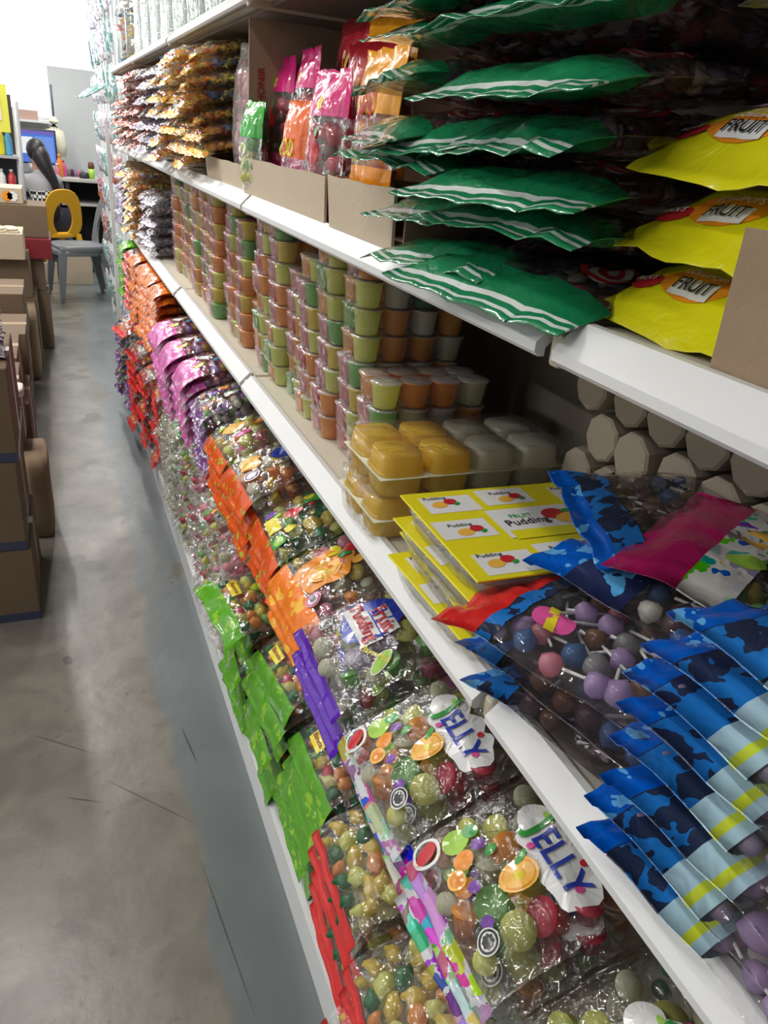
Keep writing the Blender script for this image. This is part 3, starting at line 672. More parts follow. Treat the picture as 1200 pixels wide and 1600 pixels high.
class Kind:
    def __init__(s, key, name, cat, n=2, hero=False):
        s.protos = [make_bag(name, DZ[key], 'x', cat, seed=11 + i * 7 + len(key) * 3, hero=hero) for i in range(n)]
        for p in s.protos: kids(p)
        s.used = set(); s.i = 0; s.D = DZ[key]
    def put(s, loc, rz=0, tilt=0, roll=0, label=None, group=None):
        k = s.i % len(s.protos); s.i += 1
        p = s.protos[k]
        if k in s.used: p = dup(p)
        else: s.used.add(k)
        put(p, loc, rz, tilt, roll); p['label'] = label
        if group: p['group'] = group
        elif 'group' in p: del p['group']
        return p
_kinds = {}
NAMES = {}
for ks, nm in (('green yellow blue blue_dark purple_loose magenta cyan', 'lollipop_bag'), ('jelly pudding orange gummi kiwi mango straw clear_mix lychee', 'jelly_bag'),
               ('green_gum red_gum', 'gummy_bag'), ('twist_yo twist_silver twist_red', 'wrapped_sweet_bag'), ('green_pack teal_pack silver_pack', 'snack_packet')):
    for k_ in ks.split(): NAMES[k_] = nm
def K(key, name='candy_bag', cat='candy bag', n=2, hero=False):
    name = NAMES.get(key, name); cat = name.replace('_', ' ').replace('wrapped ', '')
    kk = (key, hero)
    if kk not in _kinds: _kinds[kk] = Kind(key, name, cat, n, hero)
    return _kinds[kk]
def pile(key, n, y, z0, step, xf, look, where, rz=0, tilt=0.0, jx=.008, jy=.008, jr=.05, roll=0.0, name='candy_bag', cat='candy bag', herotop=0, lean=0.0, first=0, ret=0):
    """n bags stacked; xf = x of the front seal; look/where make each label"""
    for i in range(n):
        hero = i >= n - herotop
        kd = K(key, name, cat, 2 if not hero else 1, hero)
        L = kd.D['L']
        c = Vector((xf + L / 2 * math.cos(tilt) + lean * i, y, z0 + step * i))
        c += Vector((random.uniform(-jx, jx), random.uniform(-jy, jy), 0))
        if rz: c.x = xf + kd.D['W'] / 2 + lean * i + random.uniform(-jx, jx)
        c.z += L / 2 * math.sin(tilt)
        o = ('topmost' if i == n - 1 else ORD[i + first]) + ' in ' + where
        kd.put(c, rz + random.uniform(-jr, jr), tilt + random.uniform(-.02, .02), roll, look + ', ' + o, where[:60])
random.seed(21)
# ---- chest-high board (B): striped green bags, yellow bags, boxed bags
zB = DK['B'] + 0.002
def messy(n, y, ylean, xf, where, look='lollipop bag with green striped header', step=.040):
    for i in range(n):
        yy = y + ylean[min(i, len(ylean) - 1)] + random.uniform(-.012, .012)
        K('green').put(Vector((xf + .15 + random.uniform(-.018, .018), yy, zB + step * i)), random.uniform(-.22, .22), random.uniform(-.10, .07), random.uniform(-.09, .06),
                       look + ', ' + ('topmost' if i == n - 1 else ORD[i]) + ' in ' + where, where)
messy(8, .835, [-.10, -.09, .0, .0, .0, .0], XS - .035, 'the far green-headed pile')
K('green').put(Vector((XS + .118, .735, zB + .118)), .42, .05, -.10, 'lollipop bag with green striped header, lying askew between the two piles')
messy(8, .612, [.0, .0, .0, .0], XS - .028, 'the near green-headed pile')
pile('yellow', 3, .385, zB + .012, .054, XS + .050, 'yellow fruit lollipop bag with orange label', 'the yellow pile', jx=.004, lean=.004, jr=.04)
pile('green', 3, .34, zB + .195, .042, XS + .10, 'dusky lollipop bag on the yellow bags', 'the top right pile', rz=-2.9, jr=.10)
# ---- middle board (C): lollipop bags in blue, magenta and red
zC = DK['C'] + 0.002
pile('blue', 8, .185, zC, .027, XS - .005, 'blue-headed lollipop bag with yellow-striped band', 'the nearest blue pile', rz=Q, jx=.005, jy=.012, jr=.05, herotop=2, lean=.004)
pile('cyan', 4, .24, zC, .040, XS + .20, 'bright blue lollipop bag with navy print', 'the rear blue pile', rz=Q - .1, jr=.06)
pile('blue_dark', 2, .40, zC, .036, XS + .01, 'dusky dark lollipop bag', 'the pair under the red-headed bag', rz=Q + .35, jr=.12, jx=.01)
K('purple_loose', n=1, hero=True).put(Vector((XS + .085, .425, zC + .078)), Q + .36, 0, 0, 'clear bag of lilac and blue lollipops with red header')
K('cyan').put(Vector((XS + .20, .43, zC + .112)), Q + .25, -.05, .1, 'blue-headed lollipop bag overlapping the front of the pudding packs')
K('magenta').put(Vector((XS + .235, .385, zC + .146)), Q + .42, -.10, .1, 'lollipop bag with dark magenta header lying over blue bags')
K('blue_dark').put(Vector((XS + .27, .53, zC + .135)), -.35, .02, .05, 'dark lollipop bag at the back, in front of the white rolls')
K('cyan').put(Vector((XS + .36, .30, zC + .175)), Q + .15, .06, 0, 'blue lollipop bag with navy print and yellow stripe, topmost at the back right')
K('magenta').put(Vector((XS + .08, -.03, zC + .10)), Q - .1, .3, 0, 'magenta-headed lollipop bag at the near bottom corner')
# ---- second lowest board (D)
zD = DK['D']
def slope(key, n, y, look, where, tilt=.42, xf=XS - .03, z=None, step=.036, top=1, jy=.010, jr=.05, **k):
    pile(key, n, y, (z if z is not None else zD - .025 - .03 * 0), step, xf, look, where, tilt=tilt, herotop=top, jy=jy, jr=jr, lean=-.004, **k)
slope('jelly', 2, .235, 'clear bag of jelly cups with coloured seal', 'the nearest jelly pile', z=zD - .035)
slope('jelly', 3, .445, 'clear bag with large blue lettering', 'the second jelly pile')
slope('jelly', 3, .655, 'clear bag with large blue lettering', 'the third jelly pile', tilt=.45)
slope('pudding', 3, .915, 'bag with blue oval, red lettering, violet seal', 'the pudding pile')
slope('orange', 3, 1.115, 'bag printed with orange slices, orange seal', 'the orange-slice pile')
slope('kiwi', 3, 1.33, 'bag with kiwi and yellow prints and red seal', 'the kiwi pile')
slope('gummi', 4, 1.56, 'orange-sealed bag with red lettering on blue', 'the gummy pile', tilt=.40)
slope('mango', 4, 1.80, 'orange-sealed bag with mango prints', 'the mango pile', tilt=.38)
slope('small_mix', 5, 2.02, 'small dark violet print bag', 'the pile beside the pink bags', tilt=.30)
slope('pink_bag', 6, 2.26, 'pink printed bag', 'the nearer pink pile', tilt=.28, top=0, step=.034, xf=XS - .05)
slope('pink_bag', 6, 2.50, 'pink printed bag', 'the middle pink pile', tilt=.25, top=0, step=.034, xf=XS - .06)
slope('pink_bag', 6, 2.74, 'pink printed bag', 'the farther pink pile', tilt=.22, top=0, step=.036, xf=XS - .05)
for q, (y, w) in enumerate([(3.00, 'the nearest orange stack'), (3.24, 'the second orange stack'), (3.48, 'the third orange stack'), (3.74, 'the fourth orange stack')]):
    pile('orange_pack', 8, y, zD + .004, .036, XS - .045, 'orange-red candy pack', w, tilt=.08)
pile('red_bag', 7, 4.0, zD + .004, .038, XS - .05, 'red-fronted candy bag', 'the stack behind the orange packs', tilt=.05)
pile('green_pack', 7, 4.35, zD + .004, .038, XS - .05, 'glossy green pack', 'the far green stack')
# ---- base
z0 = .102
def low(key, n, y, look, where, xf=XS - .03, tilt=.42, step=.050, top=0, z=z0 + .005, **k):
    n = max(4, int(n * .78)); k.setdefault('jr', .14); k.setdefault('jx', .018); k.setdefault('jy', .014)
    pile(key, n, y, z, step, xf, look, where, tilt=tilt, herotop=top, lean=.002, **k)
low('red_gum', 6, .60, 'red-sealed bag of yellow gums', 'the nearest red pile on the base', top=1)
low('red_gum', 7, .83, 'red-sealed bag of yellow gums', 'the second red pile on the base', top=1, xf=XS - .02)
low('green_gum', 7, 1.08, 'green-ended bag of mixed gums', 'the nearest green pile on the base', top=1, xf=XS - .01)
low('green_gum', 8, 1.33, 'green-ended bag of mixed gums', 'the second green pile on the base', top=1, xf=XS - .03)
low('green_gum', 8, 1.58, 'green-ended bag of mixed gums', 'the third green pile on the base', top=1, xf=XS - .04)
low('straw', 9, 1.84, 'clear bag with strawberry print', 'the nearest strawberry pile', xf=XS - .02)
low('clear_mix', 9, 2.08, 'clear bag of pale mixed jellies', 'the nearer clear pile', xf=XS - .02)
low('straw', 9, 2.32, 'clear bag with strawberry print', 'the farther strawberry pile', xf=XS - .02)
low('clear_mix', 9, 2.56, 'clear bag of pale mixed jellies', 'the farther clear pile', xf=XS - .02)
low('lychee', 9, 2.80, 'white and green lychee bag', 'the nearer lychee pile', xf=XS - .03)
low('lychee', 10, 3.05, 'white and green lychee bag', 'the farther lychee pile', xf=XS - .03)
low('red_bag', 10, 3.30, 'red-fronted clear candy bag', 'the first pile beyond the lychee bags', xf=XS - .03)
low('red_bag', 10, 3.56, 'red-fronted clear candy bag', 'the second pile beyond the lychee bags', xf=XS - .05)
low('red_bag', 11, 3.82, 'red-fronted clear candy bag', 'the third pile beyond the lychee bags', xf=XS - .07)
low('small_mix', 8, 4.10, 'small bag with dark violet print', 'the nearer violet pile on the base', xf=XS - .06)
low('small_mix', 11, 4.40, 'small bag with dark violet print', 'the last violet pile on the base', xf=XS - .09)
K('green_gum').put(Vector((XS + .03, 1.56, .43)), .15, -.05, .1, 'green bag of gums sticking out over the floor beside the strawberry jellies')
K('red_bag').put(Vector((XS + .0, 3.95, .56)), .2, .1, 0, 'red and white candy bag sticking out highest beside the orange packs')
# ---- chest-high board, boxed goods
def card_panel(name, pts, t, label, mat=CARDP, fold=None):
    """a sheet of card: pts = 4 corners, thickness t along its normal"""
    P = [Vector(p) for p in pts]; nrm = (P[1] - P[0]).cross(P[3] - P[0]).normalized() * t
    n = 10; V = []; 
    for s in (0, 1):
        for i in range(n + 1):
            for j in (0, 1):
                a = P[0].lerp(P[1], i / n) if j == 0 else P[3].lerp(P[2], i / n)
                if j: a = a + Vector((0, 0, .0025 * noise.noise(Vector((i * 1.7, t * 100, len(label))))))
                V.append(a + nrm * s)
    F = []; k = 2 * (n + 1)
    for i in range(n):
        a = 2 * i; F += [(a, a + 2, a + 3, a + 1), (k + a, k + a + 1, k + a + 3, k + a + 2), (a, k + a, k + a + 2, a + 2), (a + 1, a + 3, k + a + 3, k + a + 1)]
    F += [(0, 1, k + 1, k), (2 * n, k + 2 * n, k + 2 * n + 1, 2 * n + 1)]
    return V, F
def carton(name, x0, y0, y1, z, hf, hb, depth, label, flap_gap=0.0, group=None, mat=CARDP, text=False, top=False):
    """open display carton: front flap low, tall side walls"""
    e = empty(name, (x0, (y0 + y1) / 2, z)); tag(e, label, 'box', group)
    h = (y1 - y0) / 2; t = .004
    def pan(nm, pts, m): V, F = card_panel(nm, pts, t, label + nm); return mk(nm, V, F, m, e, smooth=False)
    pan('front_flap', [(0, h - .01, 0), (0, -h + .01, 0), (-.004, -h + .004, hf), (-.004, h - .004, hf)], mat)
    for s, nm in ((1, 'far_side'), (-1, 'near_side')):
        hh = hb if s > 0 or top else hf
        pan('side_panel', [(.006, s * h, 0), (depth, s * h, 0), (depth, s * h, hh), (.006, s * h, hh)], CARD)
    pan('back_panel', [(depth, h, 0), (depth, -h, 0), (depth, -h, hb), (depth, h, hb)], CARDD)
    B().box((.006, -h, 0), (depth, h, .003)).out('base_panel', CARDD, e, smooth=False)
    if top: B().box((.0, -h, hb), (depth, h, hb + .004)).out('top_panel', CARDD, e, smooth=False)
    return e
yb0, yb1 = 1.04, 1.60
e = carton('display_carton', XS + .022, 1.125, 1.68, zB, .066, .31, .36, 'tall brown carton with torn pale front flap, holding pink and green bags')
e2 = carton('display_carton', XS + .020, .86, 1.115, zB, .068, .068, .30, 'low brown carton with torn pale front flap beside the green-headed bags')
# writing on the carton's side, read from below
def text_on(parent, s, size, M, mat, name='printed_text'):
    V, F, _ = text_mesh(s); return mk(name, [M @ (v * size) for v in V], F, mat, parent, smooth=False)
Mt = Matrix.Translation((.030, .272, .16)) @ Matrix(((0, -1, 0, 0), (0, 0, -1, 0), (1, 0, 0, 0), (0, 0, 0, 1)))
text_on(e, 'ECLAIRS HONIR', .14, Mt, PDR)
text_on(e, '1000', .05, Matrix.Translation((.028, .272, .065)) @ Mt.to_3x3().to_4x4(), PDR)
text_on(e, 'x 180', .035, Matrix.Translation((.062, .272, .15)) @ Mt.to_3x3().to_4x4(), PDR)
def stand(key, u, v, x, rz, label, lean=.06, dz=0):
    p = PXX(u, v, x); L = DZ[key]['L']
    K(key, n=1).put(Vector((x, p.y, zB + .006 + L / 2 + dz)), rz, PI / 2 - lean, 0, label, None)
stand('stand_green', 415, 235, XS + .055, .0, 'bright green bag standing in the tall carton')
stand('stand_green', 408, 262, XS + .042, .1, 'small bright green bag in front in the tall carton')
stand('stand_pink', 452, 200, XS + .11, .05, 'upright magenta bag at the left of the tall carton')
stand('stand_pink', 492, 200, XS + .095, -.05, 'upright magenta bag with red print in the middle of the tall carton')
stand('stand_pink', 526, 240, XS + .06, .1, 'shorter upright magenta bag beside the orange pouch', dz=-.045)
stand('stand_tang', 478, 235, XS + .055, .1, 'small orange pouch standing in front of the magenta bags')
stand('stand_red', 563, 200, XS + .15, .0, 'tall crimson bag with gold number behind the green headers')
stand('stand_red', 588, 230, XS + .11, .1, 'crimson bag with gold number leaning in the low carton', dz=-.05)
stand('stand_orange', 606, 240, XS + .08, .0, 'amber bag upright in the low carton next to green headers')
stand('stand_orange', 622, 120, XS + .15, .2, 'amber bag showing above the green header at left', dz=.06)
# big flap at the near end of the board
e = empty('cardboard_carton', (XS + .034, .26, zB)); tag(e, 'large brown cardboard carton with tall flap in front of the yellow bags, nearest the camera', 'box')
def bigp(nm, pts, m, t=.005): V, F = card_panel(nm, pts, t, nm); mk(nm, V, F, m, e, smooth=False)
bigp('front_flap', [(0, .100, 0), (0, -.20, 0), (.006, -.20, .082), (.006, .108, .088)], CARD)
B().box((.005, -.2, 0), (.25, -.01, .002)).out('base_panel', CARD, e, smooth=False)
# goods beyond the tall carton
pile('sealed_red', 1, 1.74, 0, .02, 0, 'x', 'x') if False else None
for i, (y, lb) in enumerate([(1.775, 'milky sealed bag of red sweets standing nearest the tall carton'), (1.92, 'milky sealed bag of red and pale sweets, second from the tall carton')]):
    K('sealed_red', n=2).put(Vector((XS + .10, y, zB + .150)), .1, PI / 2 - .05, 0, lb)
carton('display_carton', XS + .034, 1.70, 2.16, zB, .050, .06, .30, 'low carton tray under the milky red bags')
WHERE = ['nearest', 'second', 'third', 'fourth', 'fifth', 'sixth']
for q, y in enumerate([2.10, 2.28, 2.46, 2.64]):
    pile('twist_yo', 7 - (q > 2), y, zB + (.045 if q == 0 else .005), .034 if q == 0 else .040, XS - .03 - .01 * (q % 2), 'bag of yellow wrapped sweets', 'the ' + WHERE[q] + ' yellow column', tilt=.2, jx=.02, jy=.02, jr=.2)
for q, y in enumerate([2.84, 3.05, 3.27]):
    pile('twist_silver', 7, y, zB + .004, .041, XS - .02, 'bag of silver wrapped sweets', 'the ' + WHERE[q] + ' silver column', tilt=.15, jx=.02, jr=.2)
for q, y in enumerate([3.5, 3.75, 4.0, 4.25, 4.5]):
    pile('twist_red', 7 if q < 3 else 5, y, zB + .004, .042, XS - .02, 'bag of red wrapped sweets', 'the ' + WHERE[q] + ' red column', tilt=.12, jx=.02, jr=.2)
# middle board beyond the cups
for q, y in enumerate([3.30, 3.52]):
    pile('twist_silver', 6, y, zC + .004, .038, XS - .01, 'bag of silver wrapped sweets', 'the ' + WHERE[q] + ' column beside the jelly cups', tilt=.1, jx=.01, jr=.2)
for q, y in enumerate([3.76, 4.0]):
    pile('twist_yo', 7, y, zC + .004, .040, XS - .03, 'bag of orange wrapped sweets', 'the ' + WHERE[q] + ' middle-board orange column', tilt=.1, jx=.02, jr=.2)
pile('small_mix', 7, 4.45, zC + .004, .042, XS - .03, 'small dark mixed sweet bag', 'the last middle-board column')
e = empty('cardboard_sheet', (XS + .03, 4.2, zC)); tag(e, 'upright brown cardboard divider at the far end of the middle board', 'cardboard divider')
B().box((-.02, -.004, 0), (.3, .004, .31)).out('sheet', CARD, e, smooth=False)
# ------------------------------------------------------------------ jelly cups in wrapped packs
def cup_mesh(name, r, h, mat, parent, loc, flip=False, n=14):
    p = [(r * .72, 0), (r * .76, .0015), (r * .93, h * .86), (r * .95, h * .88), (r * 1.06, h * .90), (r * 1.06, h * .94), (r * .98, h * .945)]
    if flip: p = [(a, h - z) for a, z in reversed(p)]
    b = B(); b.lathe(p, n); return b.out(name, mat, parent, loc=loc)
def wrap_box(x0, x1, y0, y1, z0, z1, mat, parent, seed, name='cling_wrap', amp=.0022, nx=16, ny=8, nz=4, taper=.004):
    """a shrunk film: a closed box net with rounded corners and ripples"""
    V = []; F = []; idx = {}
    def vert(i, j, k):
        if (i, j, k) in idx: return idx[(i, j, k)]
        a, b_, c = i / nx, j / ny, k / nz
        x = x0 + (x1 - x0) * a; y = y0 + (y1 - y0) * b_; z = z0 + (z1 - z0) * c
        cx = 2 * a - 1; cy = 2 * b_ - 1; q = max(0, abs(cx) - .8) * max(0, abs(cy) - .6)
        x -= cx * q * .10; y -= cy * q * .10
        t = (1 - c) * taper; x -= cx * t; y -= cy * t
        w = noise.noise_vector(Vector((x * 55, y * 55, z * 45 + seed))) * amp
        if k in (0,): w.z = abs(w.z) * .3
        if k == nz: w.z = -abs(w.z) * .4
        V.append(Vector((x, y, z)) + w); idx[(i, j, k)] = len(V) - 1; return len(V) - 1
    for i in range(nx):
        for j in range(ny):
            F.append((vert(i, j, nz), vert(i + 1, j, nz), vert(i + 1, j + 1, nz), vert(i, j + 1, nz)))
            F.append((vert(i, j, 0), vert(i, j + 1, 0), vert(i + 1, j + 1, 0), vert(i + 1, j, 0)))
    for i in range(nx):
        for k in range(nz):
            F.append((vert(i, 0, k), vert(i + 1, 0, k), vert(i + 1, 0, k + 1), vert(i, 0, k + 1)))
            F.append((vert(i, ny, k), vert(i, ny, k + 1), vert(i + 1, ny, k + 1), vert(i + 1, ny, k)))
    for j in range(ny):
        for k in range(nz):
            F.append((vert(0, j, k), vert(0, j, k + 1), vert(0, j + 1, k + 1), vert(0, j + 1, k)))
            F.append((vert(nx, j, k), vert(nx, j + 1, k), vert(nx, j + 1, k + 1), vert(nx, j, k + 1)))
    return mk(name, V, F, mat, parent)
LIDM = film('lid_film', (.98, .95, .95), .25, .8, 10, .3)
def cup_pack(cols, seed, full=True, nx=4):
    """cols[j][i]: colour of the cup at depth i in row j (0 = nearer the camera)"""
    e = empty('jelly_cup_pack'); r, h, pt = .0235, .041, .0495
    names = ['lime', 'orange', 'pale', 'white', 'pink', 'green', 'red', 'purple', 'yellow', 'dgreen']
    if full:
        for j in range(2):
            for i in range(nx):
                c = cup_mesh('jelly_cup', r, h, J[cols[j][i]], e, (pt * (i + .5), pt * (j - .5), .001))
                b = B(); b.lathe([(r * 1.04, 0), (r * 1.04, .0008), (r * .2, .0012)], 14)
                b.out('lid', LIDM, c, loc=(0, 0, h * .945))
    else:
        b = B(); ms = []; 
        for j in range(2):
            for i in range(nx):
                m = J[cols[j][i]]
                if m not in ms: ms.append(m)
                p = [(r * .72, 0), (r * .94, h * .87), (r * 1.06, h * .90), (r * 1.06, h * .95)]
                b.lathe(p, 10, ms.index(m), Matrix.Translation((pt * (i + .5), pt * (j - .5), .001)))
        b.out('jelly_cups', ms, e)
    wrap_box(0, pt * nx, -pt - .0005, pt + .0005, .0005, h + .0005, CLING, e, seed)
    kids(e); return e
PK_ = []
random.seed(5)
cf = ['lime', 'lime', 'green', 'orange', 'lime', 'yellow', 'orange']; cb = ['pink', 'orange', 'pink', 'red', 'green', 'pink']
deep = ['white', 'orange', 'red', 'pale', 'orange', 'dgreen', 'white']
for q in range(8):
    PK_.append(cup_pack([[cf[q % 7]] + [random.choice(deep) for _ in range(3)], [cb[q % 6]] + [random.choice(deep) for _ in range(3)]], q, True))
PF_ = []
for q in range(8):
    PF_.append(cup_pack([[random.choice(cf)] + [random.choice(deep) for _ in range(3)], [random.choice(cb)] + [random.choice(deep) for _ in range(3)]], 20 + q, False))
PO_ = [cup_pack([['orange'] * 4, ['orange', 'orange', 'pale', 'orange']], 40 + q, False) for q in range(2)]
used = set()
def use_pack(p, loc, rz, label, group):
    if p.name in used: p = dup(p)
    else: used.add(p.name)
    p.location = loc; p.rotation_euler = (0, 0, rz); tag(p, label, 'jelly cups', group)
ys = [1.030 + .107 * i for i in range(20)]
hs = [4, 8, 8, 7, 6, 8, 8, 5, 7, 8, 6, 8, 7, 8, 8, 7, 8, 7, 8, 8, 7]
WORD = ['first', 'second', 'third', 'fourth', 'fifth', 'sixth', 'seventh', 'eighth', 'ninth', 'tenth', 'eleventh', 'twelfth', 'thirteenth', 'fourteenth', 'fifteenth', 'sixteenth', 'seventeenth', 'eighteenth', 'nineteenth', 'twentieth', 'twenty-first']
for s_, (y, n) in enumerate(zip(ys, hs)):
    fx = XS + .048 + random.uniform(-.006, .012) + (.012 if s_ % 3 == 1 else 0)
    for l in range(n):
        pool = PK_ if s_ < 7 else PF_
        p = pool[(s_ * 3 + l * 5) % 8] if s_ != 7 else PO_[l % 2]
        use_pack(p, (fx + random.uniform(-.005, .005), y + random.uniform(-.002, .002), DK['C'] + .002 + l * .0425), random.uniform(-.012, .012),
                 'wrapped jelly cups, %s layer up in the %s stack behind the yellow trays' % (WORD[l], WORD[s_]), 'stacks of jelly cup packs on the middle board')
# yellow and white pudding trays, cups lid to lid
YEL = jel('custard', (1.0, 0.68, 0.04), .2, .45); CRM = jel('cream', (0.80, 0.78, 0.66), .3, .45)
def sq_cup(name, a, h, mat, parent, loc, flip=False, n=28):
    """square-shouldered ribbed pudding cup"""
    V = []; F = []; p = [(.84, 0), (.87, .002), (.95, h * .80), (.955, h * .86), (1.0, h * .90), (1.0, h)]
    if flip: p = [(q, h - z) for q, z in reversed(p)]
    for q, z in p:
        for k in range(n):
            t = 2 * PI * k / n; c, s_ = math.cos(t), math.sin(t); f = (abs(c) ** 4.5 + abs(s_) ** 4.5) ** (-1 / 4.5) * (1 - .012 * (k % 2))
            V.append((c * f * a * q, s_ * f * a * q, z))
    for j in range(len(p) - 1):
        for k in range(n): F.append((j * n + k, j * n + (k + 1) % n, (j + 1) * n + (k + 1) % n, (j + 1) * n + k))
    F += [tuple(reversed(range(n))), tuple(range((len(p) - 1) * n, len(p) * n))]
    return mk(name, V, F, mat, parent, loc=loc)
def tray(z, lb, dx):
    e = empty('pudding_cup_tray', (XS + .004 + dx, .893, z)); tag(e, lb, 'pudding cups', 'trays of yellow and white pudding cups')
    for i in range(4):
        for j in range(2):
            m = YEL if i < 2 else CRM
            sq_cup('pudding_cup', .0345, .0285, m, e, (.038 + .0715 * i, -.0355 + .071 * j, .001))
            sq_cup('pudding_cup', .0345, .0285, m, e, (.038 + .0715 * i, -.0355 + .071 * j, .0305), flip=True)
    B().box((.001, -.072, .0292), (.292, .072, .0306)).out('lid_sheet', solid('lid_sheet', (.86, .83, .60), .3), e)
    wrap_box(-.004, .296, -.076, .076, .0005, .0602, CLING, e, z * 90, amp=.003, nx=24, ny=12, nz=6, taper=.002)
    return e
tray(DK['C'] + .001, 'lower wrapped tray of yellow and white pudding cups', 0.0)
tray(DK['C'] + .0625, 'upper wrapped tray of yellow and white pudding cups', .004)
# flat printed pudding packs
LIDY = solid('lid_yellow', (0.86, 0.76, 0.02), .3, coat=.4)
def pudding_pack(seed):
    e = empty('pudding_pack'); Lx, Ly, h = .27, .205, .0262
    pl = B().box((0, -Ly / 2, h - .0025), (Lx, Ly / 2, h)).out('printed_lid', LIDY, e, smooth=False, bevel=.001)
    b = B(); ms = [PW, LIDY, PR, PLO, PG, INK, PK]
    z = h + .0003
    def q(kind, x, y, sx, sy, mi, rot=0, dz=0):
        if kind == 'r': V = [(-sx, -sy, 0), (sx, -sy, 0), (sx, sy, 0), (-sx, sy, 0)]; F = [(0, 1, 2, 3)]
        elif kind == 'd': V, F = disc2(sx, sy, 14)
        else: V, F, _ = text_mesh(kind); V = [v * sx for v in V]; 
        M = Matrix.Translation((x, y, z + dz)) @ Matrix.Rotation(rot, 4, 'Z'); b.add(V, F, mi, M)
    for i in range(3):
        for j in range(3):
            if i == 1 and j == 1: continue
            x = .045 + i * .09; y = -.07 + j * .07; s = 1 if (i + j) % 2 else -1
            q('r', x - .006 * s, y + .004 * s, .034, .021, 0); q('d', x - .008, y - .004, .011, .008, 3, .3, .0003); q('d', x + .008, y + .002, .009, .007, 2, .3, .0005)
            q('d', x + .014, y - .005, .005, .003, 4, .6, .0007); q('Pudding', x - .008, y + .012, .030, 0, 5, 0, .0004)
    q('r', .137, .006, .055, .034, 0, 0, .0004); q('r', .150, -.022, .062, .010, 1, 0, .0006)
    q('d', .165, .018, .017, .013, 2, .2, .0008); q('d', .183, .006, .024, .012, 3, .2, .0009); q('d', .184, .023, .008, .004, 4, .3, .001)
    q('Pudding', .122, .004, .058, 0, 5, .06, .0011); q('FRUIT', .120, .020, .030, 0, 4, 0, .0011)
    q('r', .196, -.020, .020, .007, 0, 0, .0008)
    for k in range(9): q('r', .180 + k * .004, -.020, .0009 + (k % 3) * .0004, .006, 5, 0, .001)
    b.out('printed_picture', ms, pl, smooth=False)
    for i in range(3):
        for j in range(2):
            m = [YEL, CRM][(i + j + seed) % 2]
            cup_mesh('pudding_cup', 0.040, .0228, m, e, (.047 + .088 * i, -.050 + .1 * j, .001), n=16)
    wrap_box(-.001, Lx + .001, -Ly / 2 - .001, Ly / 2 + .001, .0005, h - .003, film('tray_plastic', (.95, .95, .9), .16, .8, 30, .6), e, seed, 'tray', .001, 14, 10, 2, .006)
    kids(e); return e
pp = [pudding_pack(0), pudding_pack(1)]
for i in range(4):
    p = pp[i % 2] if i < 2 else dup(pp[i % 2])
    p.location = (XS - .004 + [.0, .008, -.002, .003][i], .640 + [.0, .006, -.006, .0][i], DK['C'] + .002 + .0272 * i)
    p.rotation_euler = (0, 0, [.05, -.03, .04, .0][i] - .02)
    tag(p, 'flat yellow and white pudding pack, %s of the four stacked' % ['bottom', 'second lowest', 'second highest', 'topmost'][i], 'pudding pack', 'stack of flat pudding packs')
# white rolls at the back
roll_m = solid('foam_shaded', (.36, .31, .24), .7, .1, 12)  # white foam, its colour darkened for the shade at the back
for row in range(5):
    for i in range(6):
        y = .475 + .070 * i + (.035 if row % 2 else 0); z = DK['C'] + .036 + row * .062
        if y > .80: continue
        R_ = .0345; b = B()
        b.lathe([(R_ * .86, 0), (R_ * .97, .003), (R_, .012), (R_, .05), (R_ * .97, .052), (R_, .056), (R_, .118), (R_ * .8, .124)], 9)
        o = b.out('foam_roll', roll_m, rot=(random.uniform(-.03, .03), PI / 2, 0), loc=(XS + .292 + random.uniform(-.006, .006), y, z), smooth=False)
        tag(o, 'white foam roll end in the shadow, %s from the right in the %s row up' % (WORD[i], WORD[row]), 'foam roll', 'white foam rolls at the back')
# handwritten date on the price rail
text_on(rack, '20/4/20', .035, Matrix.Translation((XS + .012, .80, ZL['C'] + .0168)) @ Matrix.Rotation(-PI / 2, 4, 'Z') @ Matrix.Rotation(.70, 4, 'X'), solid('pencil_purple', (.35, .22, .35), .7))
# ------------------------------------------------------------------ top board
zA = DK['A'] + .002
GLASSY = film('clear_plastic', (.93, .96, .96), .10, 1.2, 16, .6, (.8, .85, .85))
def jar(y, x, lb, caps=PO, mix=('orange', 'blue', 'brown', 'lime', 'pink', 'purple')):
    e = empty('sweet_jar', (x, y, zA)); tag(e, lb, 'jar')
    b = B(); b.lathe([(.075, 0), (.085, .008), (.088, .20), (.078, .235), (.052, .262), (.050, .280)], 24, caps=False); b.out('jar_body', GLASSY, e)
    B().lathe([(.054, .268), (.056, .272), (.056, .30), (.05, .304)], 24).out('jar_cap', caps, e)
    b = B(); 
    for q in range(70):
        a = random.uniform(0, 6.28); r = .068 * math.sqrt(random.random()); b.add(*TPL['twist'], q % len(mix), rmat((r * math.cos(a), r * math.sin(a), .015 + .2 * random.random()), .014))
    o = b.out('sweets', [J[m] for m in mix], e); o['kind'] = 'stuff'
jar(4.42, XS + .10, 'clear jar of wrapped sweets with orange cap on the top board', mix=('orange', 'blue', 'brown', 'purple', 'pink', 'yellow'))
jar(4.16, XS + .12, 'clear jar of wrapped sweets with yellow cap, second on the top board', PY_, ('brown', 'lime', 'yellow', 'pink', 'blue'))
